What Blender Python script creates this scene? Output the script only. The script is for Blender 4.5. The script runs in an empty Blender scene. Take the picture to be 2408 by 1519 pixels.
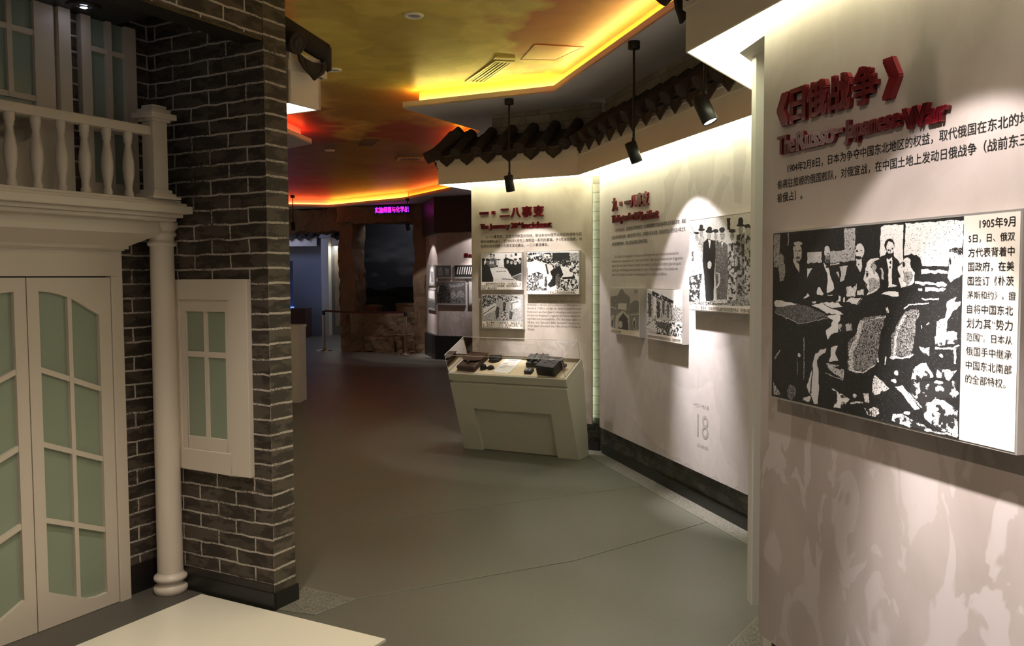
import bpy, bmesh, math, random
import numpy as np
from mathutils import Vector, Matrix, Euler

random.seed(7)
rng = np.random.default_rng(11)
SC = bpy.context.scene
COL = SC.collection
PI = math.pi

# ------------------------------------------------------------------ camera
CAM_H = 1.6
PITCH = math.radians(3.03)
ROLL = math.radians(-0.29)
cam_data = bpy.data.cameras.new('camera')
cam_data.sensor_fit = 'HORIZONTAL'
cam_data.sensor_width = 36.0
cam_data.lens = 36.0 * 2005.0 / 2408.0
cam_data.clip_start = 0.05
cam = bpy.data.objects.new('camera', cam_data)
COL.objects.link(cam)
cam.matrix_world = (Matrix.Translation((0, 0, CAM_H)) @ Matrix.Rotation(PI / 2 - PITCH, 4, 'X') @ Matrix.Rotation(ROLL, 4, 'Z'))
SC.camera = cam

# ------------------------------------------------------------------ world, exposure
world = bpy.data.worlds.new('world')
SC.world = world
world.use_nodes = True
world.node_tree.nodes['Background'].inputs[0].default_value = (1.0, 0.90, 0.78, 1)
world.node_tree.nodes['Background'].inputs[1].default_value = 0.26
SC.view_settings.view_transform = 'Standard'
SC.view_settings.look = 'None'
SC.view_settings.gamma = 1.0
SC.view_settings.use_curve_mapping = False
SC.view_settings.exposure = 0.0
SC.cycles.use_denoising = True
SC.cycles.max_bounces = 8
SC.cycles.sample_clamp_indirect = 6.0

# light levels (kept together so they are easy to tune)
E_DIFFUSER = 9.5        # translucent panels under the eaves
E_COVE = 56.0           # LED strips in the ceiling coves
E_GAP = 8.0             # LED tube behind the panel edges
W_SPOT = 330.0           # narrow beam of a pendant
W_SPOT_WIDE = 42.0      # spill of a pendant

# ------------------------------------------------------------------ helpers
class Fr:
    """wall frame: origin p, s along the wall (viewer's left to right), n out of the wall, z up"""
    def __init__(s, p, az, flip=False):
        a = math.radians(az)
        s.p = Vector((p[0], p[1], 0)); s.d = Vector((math.sin(a), math.cos(a), 0))
        s.n = Vector((s.d.y, -s.d.x, 0)) if not flip else Vector((-s.d.y, s.d.x, 0))
    def W(s, a, n, z): return s.p + s.d * a + s.n * n + Vector((0, 0, z))
    def sub(s, a, n): return s.p + s.d * a + s.n * n

F = Fr((.929, 3.169), 180 - 15.7)      # front right panel
S = Fr((.787, 7.647), 180 - 15.3)      # right panel further back
J = Fr((-.394, 8.433), 180 - 60.6)     # angled panel facing the camera
A = Fr((-1.851, 4.424), 28.5)          # facade: s = along door wall, n = towards the room
K = Fr((-.455, 7.957), 180 - 62.5)     # display case

class MB:
    def __init__(s): s.v = []; s.f = []; s.sm = []
    def add(s, vs, fs, smooth=False):
        b = len(s.v); s.v += [Vector(v) for v in vs]
        for f in fs: s.f.append([b + i for i in f]); s.sm.append(smooth)
        return s
    def hexa(s, P):   # 8 points: bottom 0-3, top 4-7
        return s.add(P, [(3, 2, 1, 0), (4, 5, 6, 7), (0, 1, 5, 4), (1, 2, 6, 5), (2, 3, 7, 6), (3, 0, 4, 7)])
    def box(s, fr, s0, s1, n0, n1, z0, z1):
        W = fr.W
        return s.hexa([W(s0, n0, z0), W(s1, n0, z0), W(s1, n1, z0), W(s0, n1, z0), W(s0, n0, z1), W(s1, n0, z1), W(s1, n1, z1), W(s0, n1, z1)])
    def frus(s, fr, lo, z0, hi, z1):
        W = fr.W; a, b, c, d = lo; e, f, g, h = hi
        return s.hexa([W(a, c, z0), W(b, c, z0), W(b, d, z0), W(a, d, z0), W(e, g, z1), W(f, g, z1), W(f, h, z1), W(e, h, z1)])
    def prism(s, pts0, pts1):   # two matching polygons
        n = len(pts0)
        return s.add(list(pts0) + list(pts1), [tuple(range(n))[::-1], tuple(range(n, 2 * n))] + [(i, (i + 1) % n, n + (i + 1) % n, n + i) for i in range(n)])
    def plan(s, xy, z0, z1):
        return s.prism([Vector((x, y, z0)) for x, y in xy], [Vector((x, y, z1)) for x, y in xy])
    def elev(s, fr, sz, n0, n1):
        return s.prism([fr.W(a, n0, z) for a, z in sz], [fr.W(a, n1, z) for a, z in sz])
    def prof(s, fr, nz, s0, s1):
        return s.prism([fr.W(s0, n, z) for n, z in nz], [fr.W(s1, n, z) for n, z in nz])
    def cyl(s, p0, p1, r0, r1=None, seg=20, caps=True, arc=None):
        p0 = Vector(p0); p1 = Vector(p1); r1 = r0 if r1 is None else r1
        ax = (p1 - p0).normalized(); up = Vector((0, 0, 1)) if abs(ax.z) < .95 else Vector((1, 0, 0))
        a = ax.cross(up).normalized(); b = ax.cross(a).normalized()
        vs = [p0 + (a * math.cos(t) + b * math.sin(t)) * r0 for t in [2 * PI * i / seg for i in range(seg)]]
        vs += [p1 + (a * math.cos(t) + b * math.sin(t)) * r1 for t in [2 * PI * i / seg for i in range(seg)]]
        s.add(vs, [(i, (i + 1) % seg, seg + (i + 1) % seg, seg + i) for i in range(seg)], True)
        if caps: s.add(vs, [tuple(range(seg))[::-1], tuple(range(seg, 2 * seg))])
        return s
    def lathe(s, c, prof, seg=28, ax=None):
        c = Vector(c); vs = []; n = len(prof)
        R = Matrix.Identity(3) if ax is None else Vector((0, 0, 1)).rotation_difference(Vector(ax)).to_matrix()
        for r, z in prof:
            for i in range(seg):
                t = 2 * PI * i / seg; vs.append(c + R @ Vector((r * math.cos(t), r * math.sin(t), z)))
        fs = [(k * seg + i, k * seg + (i + 1) % seg, (k + 1) * seg + (i + 1) % seg, (k + 1) * seg + i) for k in range(n - 1) for i in range(seg)]
        s.add(vs, fs, True)
        s.add([vs[i] for i in range(seg)], [tuple(range(seg))[::-1]]); s.add([vs[(n - 1) * seg + i] for i in range(seg)], [tuple(range(seg))])
        return s
    def tube(s, pts, r, seg=8):
        for a, b in zip(pts[:-1], pts[1:]): s.cyl(a, b, r, seg=seg)
        return s
    def center(s):
        lo = Vector((min(v.x for v in s.v), min(v.y for v in s.v), min(v.z for v in s.v)))
        hi = Vector((max(v.x for v in s.v), max(v.y for v in s.v), max(v.z for v in s.v)))
        return Vector(((lo.x + hi.x) / 2, (lo.y + hi.y) / 2, lo.z))
    def build(s, name, mat, parent=None, bevel=0, fix=True, uvfr=None):
        if parent is not None: o0 = ROOT[parent.name]
        else: o0 = s.center()
        me = bpy.data.meshes.new(name)
        me.from_pydata([v - o0 for v in s.v], [], s.f)
        me.polygons.foreach_set('use_smooth', s.sm)
        if fix:
            bm = bmesh.new(); bm.from_mesh(me); bmesh.ops.remove_doubles(bm, verts=bm.verts, dist=1e-5)
            bmesh.ops.recalc_face_normals(bm, faces=bm.faces); bm.to_mesh(me); bm.free()
        uv = me.uv_layers.new(name='UVMap')
        for p in me.polygons:
            n = p.normal
            if abs(n.z) > .8: a, b = Vector((1, 0, 0)), Vector((0, 1, 0))
            else:
                a = Vector((-n.y, n.x, 0)).normalized(); b = Vector((0, 0, 1))
                if a.y < 0: a = -a
            for li in p.loop_indices:
                w = me.vertices[me.loops[li].vertex_index].co + o0
                if uvfr is not None: w = w - uvfr
                uv.data[li].uv = (w.dot(a), w.dot(b))
        o = bpy.data.objects.new(name, me); COL.objects.link(o)
        me.materials.append(mat)
        if parent is not None: o.parent = parent; ROOT[o.name] = ROOT[parent.name]
        else: o.location = o0; ROOT[o.name] = o0
        if bevel:
            m = o.modifiers.new('bevel', 'BEVEL'); m.width = bevel; m.segments = 2; m.limit_method = 'ANGLE'; m.angle_limit = math.radians(40)
        return o
ROOT = {}

def thing(name, loc, label=None, cat=None, group=None, kind=None):
    o = bpy.data.objects.new(name, None); COL.objects.link(o); o.location = loc; o.empty_display_size = .1
    ROOT[o.name] = Vector(loc)
    return tag(o, label, cat, group, kind)
def tag(o, label=None, cat=None, group=None, kind=None):
    if label: o['label'] = label
    if cat: o['category'] = cat
    if group: o['group'] = group
    if kind: o['kind'] = kind
    return o
def struct(o): o['kind'] = 'structure'; return o

# ------------------------------------------------------------------ materials
def nt(name):
    m = bpy.data.materials.new(name); m.use_nodes = True
    t = m.node_tree; b = t.nodes['Principled BSDF']
    return m, t, b
def N(t, typ, **kw):
    n = t.nodes.new(typ)
    for k, v in kw.items(): setattr(n, k, v)
    return n
def plain(name, col, rough=.5, metal=0, spec=.5, bump=0, bscale=60, coat=0, var=0):
    m, t, b = nt(name)
    b.inputs['Base Color'].default_value = (*col, 1); b.inputs['Roughness'].default_value = rough
    b.inputs['Metallic'].default_value = metal; b.inputs['Specular IOR Level'].default_value = spec
    b.inputs['Coat Weight'].default_value = coat; b.inputs['Coat Roughness'].default_value = .15
    if bump or var:
        tc = N(t, 'ShaderNodeTexCoord'); no = N(t, 'ShaderNodeTexNoise'); no.inputs['Scale'].default_value = bscale; no.inputs['Detail'].default_value = 4
        t.links.new(tc.outputs['Object'], no.inputs['Vector'])
        if bump:
            bp = N(t, 'ShaderNodeBump'); bp.inputs['Strength'].default_value = bump; bp.inputs['Distance'].default_value = .01
            t.links.new(no.outputs['Fac'], bp.inputs['Height']); t.links.new(bp.outputs['Normal'], b.inputs['Normal'])
        if var:
            n2 = N(t, 'ShaderNodeTexNoise'); n2.inputs['Scale'].default_value = bscale * .15; n2.inputs['Detail'].default_value = 5
            t.links.new(tc.outputs['Object'], n2.inputs['Vector'])
            mx = N(t, 'ShaderNodeMix', data_type='RGBA'); mx.inputs[6].default_value = (*[c * (1 - var) for c in col], 1); mx.inputs[7].default_value = (*[min(1, c * (1 + var)) for c in col], 1)
            t.links.new(n2.outputs['Fac'], mx.inputs[0]); t.links.new(mx.outputs[2], b.inputs['Base Color'])
    return m
def emit(name, col, e):
    m, t, b = nt(name)
    b.inputs['Base Color'].default_value = (*[min(.8, c) for c in col], 1)
    b.inputs['Emission Color'].default_value = (*col, 1); b.inputs['Emission Strength'].default_value = e
    return m
def glassmat(name, tint=(1, 1, 1), fac=.08):
    m, t, b = nt(name)
    out = [n for n in t.nodes if n.type == 'OUTPUT_MATERIAL'][0]
    tr = N(t, 'ShaderNodeBsdfTransparent'); tr.inputs[0].default_value = (*tint, 1)
    gl = N(t, 'ShaderNodeBsdfGlossy'); gl.inputs['Roughness'].default_value = .02
    fr = N(t, 'ShaderNodeFresnel'); fr.inputs[0].default_value = 1.45
    mx = N(t, 'ShaderNodeMixShader')
    t.links.new(fr.outputs[0], mx.inputs[0]); t.links.new(tr.outputs[0], mx.inputs[1]); t.links.new(gl.outputs[0], mx.inputs[2])
    t.links.new(mx.outputs[0], out.inputs[0])
    return m
def brickmat(name, c1, c2, mort, bw=.25, rh=.0727, ms=.0055, wob=.010, paint=1.0, rough=.75, blot=.5):
    m, t, b = nt(name); L = t.links.new
    uv = N(t, 'ShaderNodeUVMap'); uv.uv_map = 'UVMap'
    no = N(t, 'ShaderNodeTexNoise'); no.inputs['Scale'].default_value = 9; no.inputs['Detail'].default_value = 3; L(uv.outputs[0], no.inputs['Vector'])
    vm = N(t, 'ShaderNodeVectorMath', operation='MULTIPLY_ADD'); vm.inputs[1].default_value = (wob, wob, 0)
    L(no.outputs['Color'], vm.inputs[0]); L(uv.outputs[0], vm.inputs[2])
    br = N(t, 'ShaderNodeTexBrick'); br.offset = .5; br.inputs['Scale'].default_value = 1
    br.inputs['Brick Width'].default_value = bw; br.inputs['Row Height'].default_value = rh; br.inputs['Mortar Size'].default_value = ms
    br.inputs['Mortar Smooth'].default_value = .25; br.inputs['Bias'].default_value = 0
    br.inputs['Color1'].default_value = (*c1, 1); br.inputs['Color2'].default_value = (*c2, 1); br.inputs['Mortar'].default_value = (*mort, 1)
    L(vm.outputs[0], br.inputs['Vector'])
    # dark glaze blotches with a torn edge
    n2 = N(t, 'ShaderNodeTexNoise'); n2.inputs['Scale'].default_value = 11; n2.inputs['Detail'].default_value = 8; n2.inputs['Roughness'].default_value = .65
    sc = N(t, 'ShaderNodeVectorMath', operation='MULTIPLY'); sc.inputs[1].default_value = (.55, 1.3, 1); L(uv.outputs[0], sc.inputs[0]); L(sc.outputs[0], n2.inputs['Vector'])
    rp = N(t, 'ShaderNodeValToRGB'); rp.color_ramp.elements[0].position = .47; rp.color_ramp.elements[1].position = .53
    rp.color_ramp.elements[0].color = (1 - blot, 1 - blot, 1 - blot, 1); rp.color_ramp.elements[1].color = (1, 1, 1, 1)
    L(n2.outputs['Fac'], rp.inputs[0])
    mu = N(t, 'ShaderNodeMix', data_type='RGBA', blend_type='MULTIPLY'); mu.inputs[0].default_value = 1
    L(br.outputs['Color'], mu.inputs[6]); L(rp.outputs[0], mu.inputs[7])
    # mortar is brushed on unevenly
    n3 = N(t, 'ShaderNodeTexNoise'); n3.inputs['Scale'].default_value = 3.5; n3.inputs['Detail'].default_value = 2; L(uv.outputs[0], n3.inputs['Vector'])
    n4 = N(t, 'ShaderNodeTexNoise'); n4.inputs['Scale'].default_value = 90; n4.inputs['Detail'].default_value = 3; L(uv.outputs[0], n4.inputs['Vector'])
    ad = N(t, 'ShaderNodeMath', operation='ADD'); L(n3.outputs['Fac'], ad.inputs[0]); L(n4.outputs['Fac'], ad.inputs[1])
    mr = N(t, 'ShaderNodeMapRange'); mr.inputs[1].default_value = .72; mr.inputs[2].default_value = 1.0; L(ad.outputs[0], mr.inputs[0])
    fm = N(t, 'ShaderNodeMath', operation='MULTIPLY'); L(br.outputs['Fac'], fm.inputs[0]); L(mr.outputs[0], fm.inputs[1])
    fp = N(t, 'ShaderNodeMath', operation='MULTIPLY'); fp.inputs[1].default_value = paint; L(fm.outputs[0], fp.inputs[0])
    mb = N(t, 'ShaderNodeMix', data_type='RGBA', blend_type='MULTIPLY'); mb.inputs[0].default_value = 1; mb.inputs[7].default_value = (*c1, 1)
    mm = N(t, 'ShaderNodeMix', data_type='RGBA'); mm.inputs[7].default_value = (*mort, 1)
    bodyc = N(t, 'ShaderNodeMix', data_type='RGBA'); L(br.outputs['Fac'], bodyc.inputs[0]); L(mu.outputs[2], bodyc.inputs[6]); bodyc.inputs[7].default_value = (*[c * .7 for c in c1], 1)
    L(fp.outputs[0], mm.inputs[0]); L(bodyc.outputs[2], mm.inputs[6]); L(mm.outputs[2], b.inputs['Base Color'])
    b.inputs['Roughness'].default_value = rough; b.inputs['Specular IOR Level'].default_value = .3
    bp = N(t, 'ShaderNodeBump'); bp.inputs['Strength'].default_value = .35; bp.inputs['Distance'].default_value = .006; bp.invert = True
    L(br.outputs['Fac'], bp.inputs['Height']); L(bp.outputs['Normal'], b.inputs['Normal'])
    return m
def panelmat(name, base, dark, light, scale=1.0, attr=False, blotch=.5):
    """printed mottled wall-covering: soft stains plus blotches with crisp torn edges"""
    m, t, b = nt(name); L = t.links.new
    uv = N(t, 'ShaderNodeUVMap'); uv.uv_map = 'UVMap'
    st = N(t, 'ShaderNodeVectorMath', operation='MULTIPLY'); st.inputs[1].default_value = (1.6 * scale, .8 * scale, 1); L(uv.outputs[0], st.inputs[0])
    n1 = N(t, 'ShaderNodeTexNoise'); n1.inputs['Scale'].default_value = 1.5; n1.inputs['Detail'].default_value = 6; n1.inputs['Distortion'].default_value = .6; L(st.outputs[0], n1.inputs['Vector'])
    r1 = N(t, 'ShaderNodeValToRGB'); r1.color_ramp.elements[0].position = .32; r1.color_ramp.elements[1].position = .66
    r1.color_ramp.elements[0].color = (*dark, 1); r1.color_ramp.elements[1].color = (*base, 1); L(n1.outputs['Fac'], r1.inputs[0])
    n2 = N(t, 'ShaderNodeTexNoise'); n2.inputs['Scale'].default_value = 4.2; n2.inputs['Detail'].default_value = 3; n2.inputs['Distortion'].default_value = .8; L(st.outputs[0], n2.inputs['Vector'])
    r2 = N(t, 'ShaderNodeValToRGB'); r2.color_ramp.elements[0].position = .535; r2.color_ramp.elements[1].position = .56
    r2.color_ramp.elements[0].color = (0, 0, 0, 1); r2.color_ramp.elements[1].color = (1, 1, 1, 1); L(n2.outputs['Fac'], r2.inputs[0])
    # blotches fade out higher up the board, as printed
    sp = N(t, 'ShaderNodeSeparateXYZ'); L(uv.outputs[0], sp.inputs[0])
    mr = N(t, 'ShaderNodeMapRange'); mr.inputs[1].default_value = .9; mr.inputs[2].default_value = 1.7; mr.inputs[3].default_value = blotch; mr.inputs[4].default_value = blotch * .12; L(sp.outputs[1], mr.inputs[0])
    ml = N(t, 'ShaderNodeMath', operation='MULTIPLY'); L(r2.outputs[0], ml.inputs[0]); L(mr.outputs[0], ml.inputs[1])
    mx = N(t, 'ShaderNodeMix', data_type='RGBA'); mx.inputs[7].default_value = (*light, 1); L(ml.outputs[0], mx.inputs[0]); L(r1.outputs[0], mx.inputs[6])
    last = mx.outputs[2]
    if attr:
        at = N(t, 'ShaderNodeVertexColor'); at.layer_name = 'print'
        m2 = N(t, 'ShaderNodeMix', data_type='RGBA', blend_type='MULTIPLY'); m2.inputs[0].default_value = 1
        L(last, m2.inputs[6]); L(at.outputs['Color'], m2.inputs[7]); last = m2.outputs[2]
    L(last, b.inputs['Base Color']); b.inputs['Roughness'].default_value = .55; b.inputs['Specular IOR Level'].default_value = .35
    return m
def attrmat(name, rough=.45, spec=.4, noise=0):
    m, t, b = nt(name); L = t.links.new
    at = N(t, 'ShaderNodeVertexColor'); at.layer_name = 'print'
    L(at.outputs['Color'], b.inputs['Base Color']); b.inputs['Roughness'].default_value = rough; b.inputs['Specular IOR Level'].default_value = spec
    return m

M = {}
M['cream'] = plain('cream_paint', (.61, .535, .455), .42, bump=.05, bscale=120)
M['cream_low'] = plain('cream_satin', (.58, .51, .43), .38)
M['frost'] = plain('frosted_glass', (.25, .295, .22), .35, spec=.5, var=.06, bscale=30)
M['frost_up'] = plain('frosted_glass_upper', (.26, .32, .28), .35)
M['white'] = plain('white_plaster', (.74, .70, .64), .6)
M['fascia'] = plain('fascia_paint', (.82, .71, .57), .55)
M['soffit'] = plain('soffit_grey', (.60, .57, .60), .7, bump=.05, bscale=80)
M['black'] = plain('black_board', (.012, .012, .012), .45)
M['blackmetal'] = plain('black_metal', (.015, .014, .013), .4, metal=.3)
M['steel'] = plain('brushed_steel', (.55, .54, .53), .32, metal=1)
M['brass'] = plain('bronze_steel', (.42, .33, .24), .28, metal=1)
M['darkbase'] = plain('dark_skirting', (.012, .011, .010), .45, bump=.1, bscale=40)
M['tile'] = plain('roof_tile', (.050, .041, .034), .9, spec=.2, bump=.35, bscale=45, var=.35)
M['brick'] = brickmat('facade_brick', (.070, .055, .043), (.090, .070, .054), (.44, .39, .34), wob=.020, ms=.0052)
M['brick_head'] = brickmat('facade_brick_header', (.095, .078, .058), (.125, .104, .078), (.46, .41, .35), bw=1.0, wob=.014, ms=.006)
M['brick_wall'] = brickmat('grey_brick', (.22, .195, .155), (.28, .25, .20), (.09, .08, .065), bw=.27, rh=.085, ms=.004, paint=.25, blot=.16)
M['brick_base'] = brickmat('dark_grey_brick', (.055, .055, .047), (.12, .115, .10), (.035, .035, .03), bw=.27, rh=.083, ms=.004, paint=.2, rough=.35, blot=.55)
M['panelF'] = panelmat('mottled_print_mauve', (.47, .405, .375), (.345, .29, .26), (.57, .51, .50), 1.15, blotch=.50)
M['panelS'] = panelmat('mottled_print_grey', (.66, .605, .60), (.56, .51, .505), (.72, .67, .665), .7, attr=True, blotch=.28)
M['panelJ'] = panelmat('mottled_print_tan', (.50, .44, .38), (.34, .285, .235), (.56, .50, .45), 1.3, blotch=.3)
M['print'] = attrmat('photo_print')
M['red'] = plain('red_acrylic', (.15, .006, .012), .22, spec=.5, coat=.3)
M['ink'] = plain('black_ink', (.035, .032, .032), .6)
M['inkgrey'] = plain('grey_ink', (.16, .14, .135), .6)
M['paper'] = plain('white_card', (.80, .77, .72), .5)
M['caption'] = plain('caption_paper', (.78, .71, .62), .45)
M['frame'] = plain('aluminium_frame', (.50, .48, .46), .35, metal=.6)
M['glow'] = emit('light_diffuser', (1.0, 1.0, .66), E_DIFFUSER)
M['glow_left'] = emit('light_diffuser_left', (1.0, .95, .80), E_DIFFUSER)
M['post'] = plain('pale_steel', (.74, .72, .68), .5)
M['glass'] = glassmat('clear_acrylic')
M['glassedge'] = plain('acrylic_edge', (.62, .62, .58), .2, spec=.7)
M['case'] = plain('case_paint', (.50, .48, .40), .42)
M['deck'] = plain('case_fabric', (.66, .55, .36), .8)
M['leather_brown'] = plain('brown_leather', (.065, .030, .017), .5, bump=.3, bscale=90, var=.3)
M['leather_dark'] = plain('dark_leather', (.016, .012, .010), .42, bump=.3, bscale=90, var=.3)
M['leather_grey'] = plain('grey_leather', (.045, .045, .042), .4, bump=.25, bscale=90, var=.3)
M['slab'] = plain('glossy_panel', (.78, .73, .62), .22, spec=.55, var=.05, bscale=12)
M['lip'] = plain('lip_paint', (.88, .76, .60), .6)
M['riser'] = plain('cove_yellow_glow', (.85, .72, .16), .6)  # yellow of the LED glow put into the riser colour
M['rock'] = plain('rock', (.21, .135, .08), .85, bump=.8, bscale=7, var=.55)
M['rock_pale'] = plain('rock_pale', (.22, .15, .09), .85, bump=.8, bscale=6, var=.5)
M['head'] = plain('dark_wall_head', (.03, .024, .022), .4)
M['belt'] = plain('belt_webbing', (.09, .015, .012), .7)
M['bluewall'] = plain('grey_far_wall', (.30, .31, .34), .6)
M['benchred'] = plain('dark_red_bench', (.06, .02, .016), .5)
M['showglass'] = plain('showcase_back', (.02, .03, .07), .2)
M['lens'] = emit('lamp_lens', (1, .93, .84), 14)

print('materials done')

# ================================================================== SHELL
ZC, ZS, LIP = 3.36, 3.19, .055
def tri(pts): return [Vector(p) for p in pts]

# painted boards: a fine grid of faces carrying printed colour
def raster(h, w, pts, jit, ju, jv):
    x = ju; y = jv
    ins = np.zeros((h, w), bool); n = len(pts)
    for i in range(n):
        x0, y0 = pts[i]; x1, y1 = pts[(i + 1) % n]
        if abs(y1 - y0) < 1e-9: continue
        c = ((y0 > y) != (y1 > y)) & (x < (x1 - x0) * (y - y0) / (y1 - y0) + x0)
        ins ^= c
    return ins
def smooth_noise(h, w, cell):
    gh, gw = int(h / cell) + 3, int(w / cell) + 3
    g = rng.random((gh, gw)); yy = np.arange(h) / cell; xx = np.arange(w) / cell
    iy = yy.astype(int); ix = xx.astype(int); fy = (yy - iy)[:, None]; fx = (xx - ix)[None, :]
    fy = fy * fy * (3 - 2 * fy); fx = fx * fx * (3 - 2 * fx)
    a = g[iy][:, ix]; b_ = g[iy][:, ix + 1]; c = g[iy + 1][:, ix]; d = g[iy + 1][:, ix + 1]
    return (a * (1 - fx) + b_ * fx) * (1 - fy) + (c * (1 - fx) + d * fx) * fy
def grid_mesh(name, P00, P10, P01, col, mat, parent, flipn=False, soft=False):
    """P00 top-left, P10 top-right, P01 bottom-left; col (h,w,3) linear"""
    h, w = col.shape[:2]; o0 = ROOT[parent.name] if parent else Vector((0, 0, 0))
    P00, P10, P01 = [np.array(p - o0) for p in (P00, P10, P01)]
    jj, ii = np.meshgrid(np.arange(w + 1) / w, np.arange(h + 1) / h)
    co = P00 + jj[..., None] * (P10 - P00) + ii[..., None] * (P01 - P00)
    idx = np.arange((h + 1) * (w + 1)).reshape(h + 1, w + 1)
    q = np.stack([idx[1:, :-1], idx[1:, 1:], idx[:-1, 1:], idx[:-1, :-1]], -1).reshape(-1, 4)
    if flipn: q = q[:, ::-1]
    me = bpy.data.meshes.new(name); nv, nf = (h + 1) * (w + 1), h * w
    me.vertices.add(nv); me.vertices.foreach_set('co', co.reshape(-1).astype(np.float32))
    me.loops.add(nf * 4); me.loops.foreach_set('vertex_index', q.reshape(-1).astype(np.int32))
    me.polygons.add(nf); me.polygons.foreach_set('loop_start', (np.arange(nf) * 4).astype(np.int32))
    me.update(calc_edges=True)
    if soft:
        at = me.color_attributes.new('print', 'BYTE_COLOR', 'POINT')
        c4 = np.ones((h + 1, w + 1, 4), np.float32); c4[:h, :w, :3] = col; c4[h, :w, :3] = col[-1]; c4[:, w] = c4[:, w - 1]
    else:
        at = me.color_attributes.new('print', 'BYTE_COLOR', 'CORNER')
        c4 = np.ones((nf, 4, 4), np.float32); c4[:, :, :3] = col.reshape(-1, 1, 3)
    at.data.foreach_set('color', c4.reshape(-1))
    uv = me.uv_layers.new(name='UVMap')
    d = (P10 - P00) / np.linalg.norm(P10 - P00); wc = co + np.array(o0)
    U = np.stack([wc @ d, wc[..., 2]], -1).reshape(-1, 2)[q.reshape(-1)]
    uv.data.foreach_set('uv', U.reshape(-1).astype(np.float32))
    me.materials.append(mat)
    o = bpy.data.objects.new(name, me); COL.objects.link(o)
    if parent: o.parent = parent; ROOT[o.name] = o0
    return o
def paint(h, w, ops, base, base_grain=None, jit=.0032, tint=(1, .97, .93), dark=.018):
    v, u = np.meshgrid((np.arange(h) + .5) / h, (np.arange(w) + .5) / w, indexing='ij')
    c1 = max(3, h // 40)
    ju = u + (smooth_noise(h, w, c1) - .5) * jit * 2; jv = v + (smooth_noise(h, w, c1) - .5) * jit * 2 * w / h
    g = (smooth_noise(h, w, 1.9) * .6 + rng.random((h, w)) * .4)
    g = np.argsort(np.argsort(g.ravel())).reshape(h, w) / (h * w)
    cn = smooth_noise(h, w, max(3, h / 32)) + .7 * smooth_noise(h, w, max(2, h / 70)) + .25 * rng.random((h, w))
    cn = np.argsort(np.argsort(cn.ravel())).reshape(h, w) / (h * w)
    img = np.full((h, w), base, float)
    if base_grain is not None: img = np.where(g < base_grain[0], img, base_grain[1])
    for val, gr, s in ops:
        pts = [tuple(float(q) / 1000 for q in t.split(',')) for t in s.split()]
        m = raster(h, w, pts, jit, ju, jv)
        alt = dark if val > .1 else .5
        if gr > 1: px = np.where(cn < gr - 1, val, .03 if val > .1 else base if base > .3 else .62)   # clumped highlights
        elif gr > .85: px = np.where(g < gr, val, alt)
        else:   # grainy half-tone
            k_ = np.clip((gr - g) * 4 + .5, 0, 1); px = alt + (val - alt) * k_
        img = np.where(m, px, img)
    img = img * (1 + (smooth_noise(h, w, 2) - .5) * .25)
    return np.clip(img[..., None] * np.array(tint), .006, .85)

# ---- floor
fl = MB(); fl.plan([(-9, -2.5), (4.2, -2.5), (4.2, 30), (-9, 30)], -.06, 0)
m, t, b = nt('resin_floor'); L = t.links.new
tc = N(t, 'ShaderNodeTexCoord'); n1 = N(t, 'ShaderNodeTexNoise'); n1.inputs['Scale'].default_value = 1.1; n1.inputs['Detail'].default_value = 6
n2 = N(t, 'ShaderNodeTexNoise'); n2.inputs['Scale'].default_value = 160; n2.inputs['Detail'].default_value = 2
L(tc.outputs['Object'], n1.inputs['Vector']); L(tc.outputs['Object'], n2.inputs['Vector'])
r1 = N(t, 'ShaderNodeValToRGB'); r1.color_ramp.elements[0].color = (.096, .096, .079, 1); r1.color_ramp.elements[1].color = (.130, .129, .107, 1); L(n1.outputs['Fac'], r1.inputs[0])
mu = N(t, 'ShaderNodeMix', data_type='RGBA', blend_type='OVERLAY'); mu.inputs[0].default_value = .25; L(r1.outputs[0], mu.inputs[6]); L(n2.outputs['Fac'], mu.inputs[7]); L(mu.outputs[2], b.inputs['Base Color'])
rr = N(t, 'ShaderNodeMapRange'); rr.inputs[3].default_value = .34; rr.inputs[4].default_value = .5; L(n1.outputs['Fac'], rr.inputs[0]); L(rr.outputs[0], b.inputs['Roughness'])
M['floor'] = m
struct(fl.build('floor', M['floor']))
m, t, b = nt('granite'); L = t.links.new
tc = N(t, 'ShaderNodeTexCoord'); vo = N(t, 'ShaderNodeTexNoise'); vo.inputs['Scale'].default_value = 140; vo.inputs['Detail'].default_value = 4; vo.inputs['Roughness'].default_value = .8; L(tc.outputs['Object'], vo.inputs['Vector'])
r1 = N(t, 'ShaderNodeValToRGB'); r1.color_ramp.elements[0].position = .38; r1.color_ramp.elements[0].color = (.04, .038, .03, 1); r1.color_ramp.elements[1].position = .62; r1.color_ramp.elements[1].color = (.24, .23, .19, 1); L(vo.outputs['Fac'], r1.inputs[0]); L(r1.outputs[0], b.inputs['Base Color']); b.inputs['Roughness'].default_value = .6
M['granite'] = m
M['seam'] = plain('floor_seam', (.19, .19, .155), .4)
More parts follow.
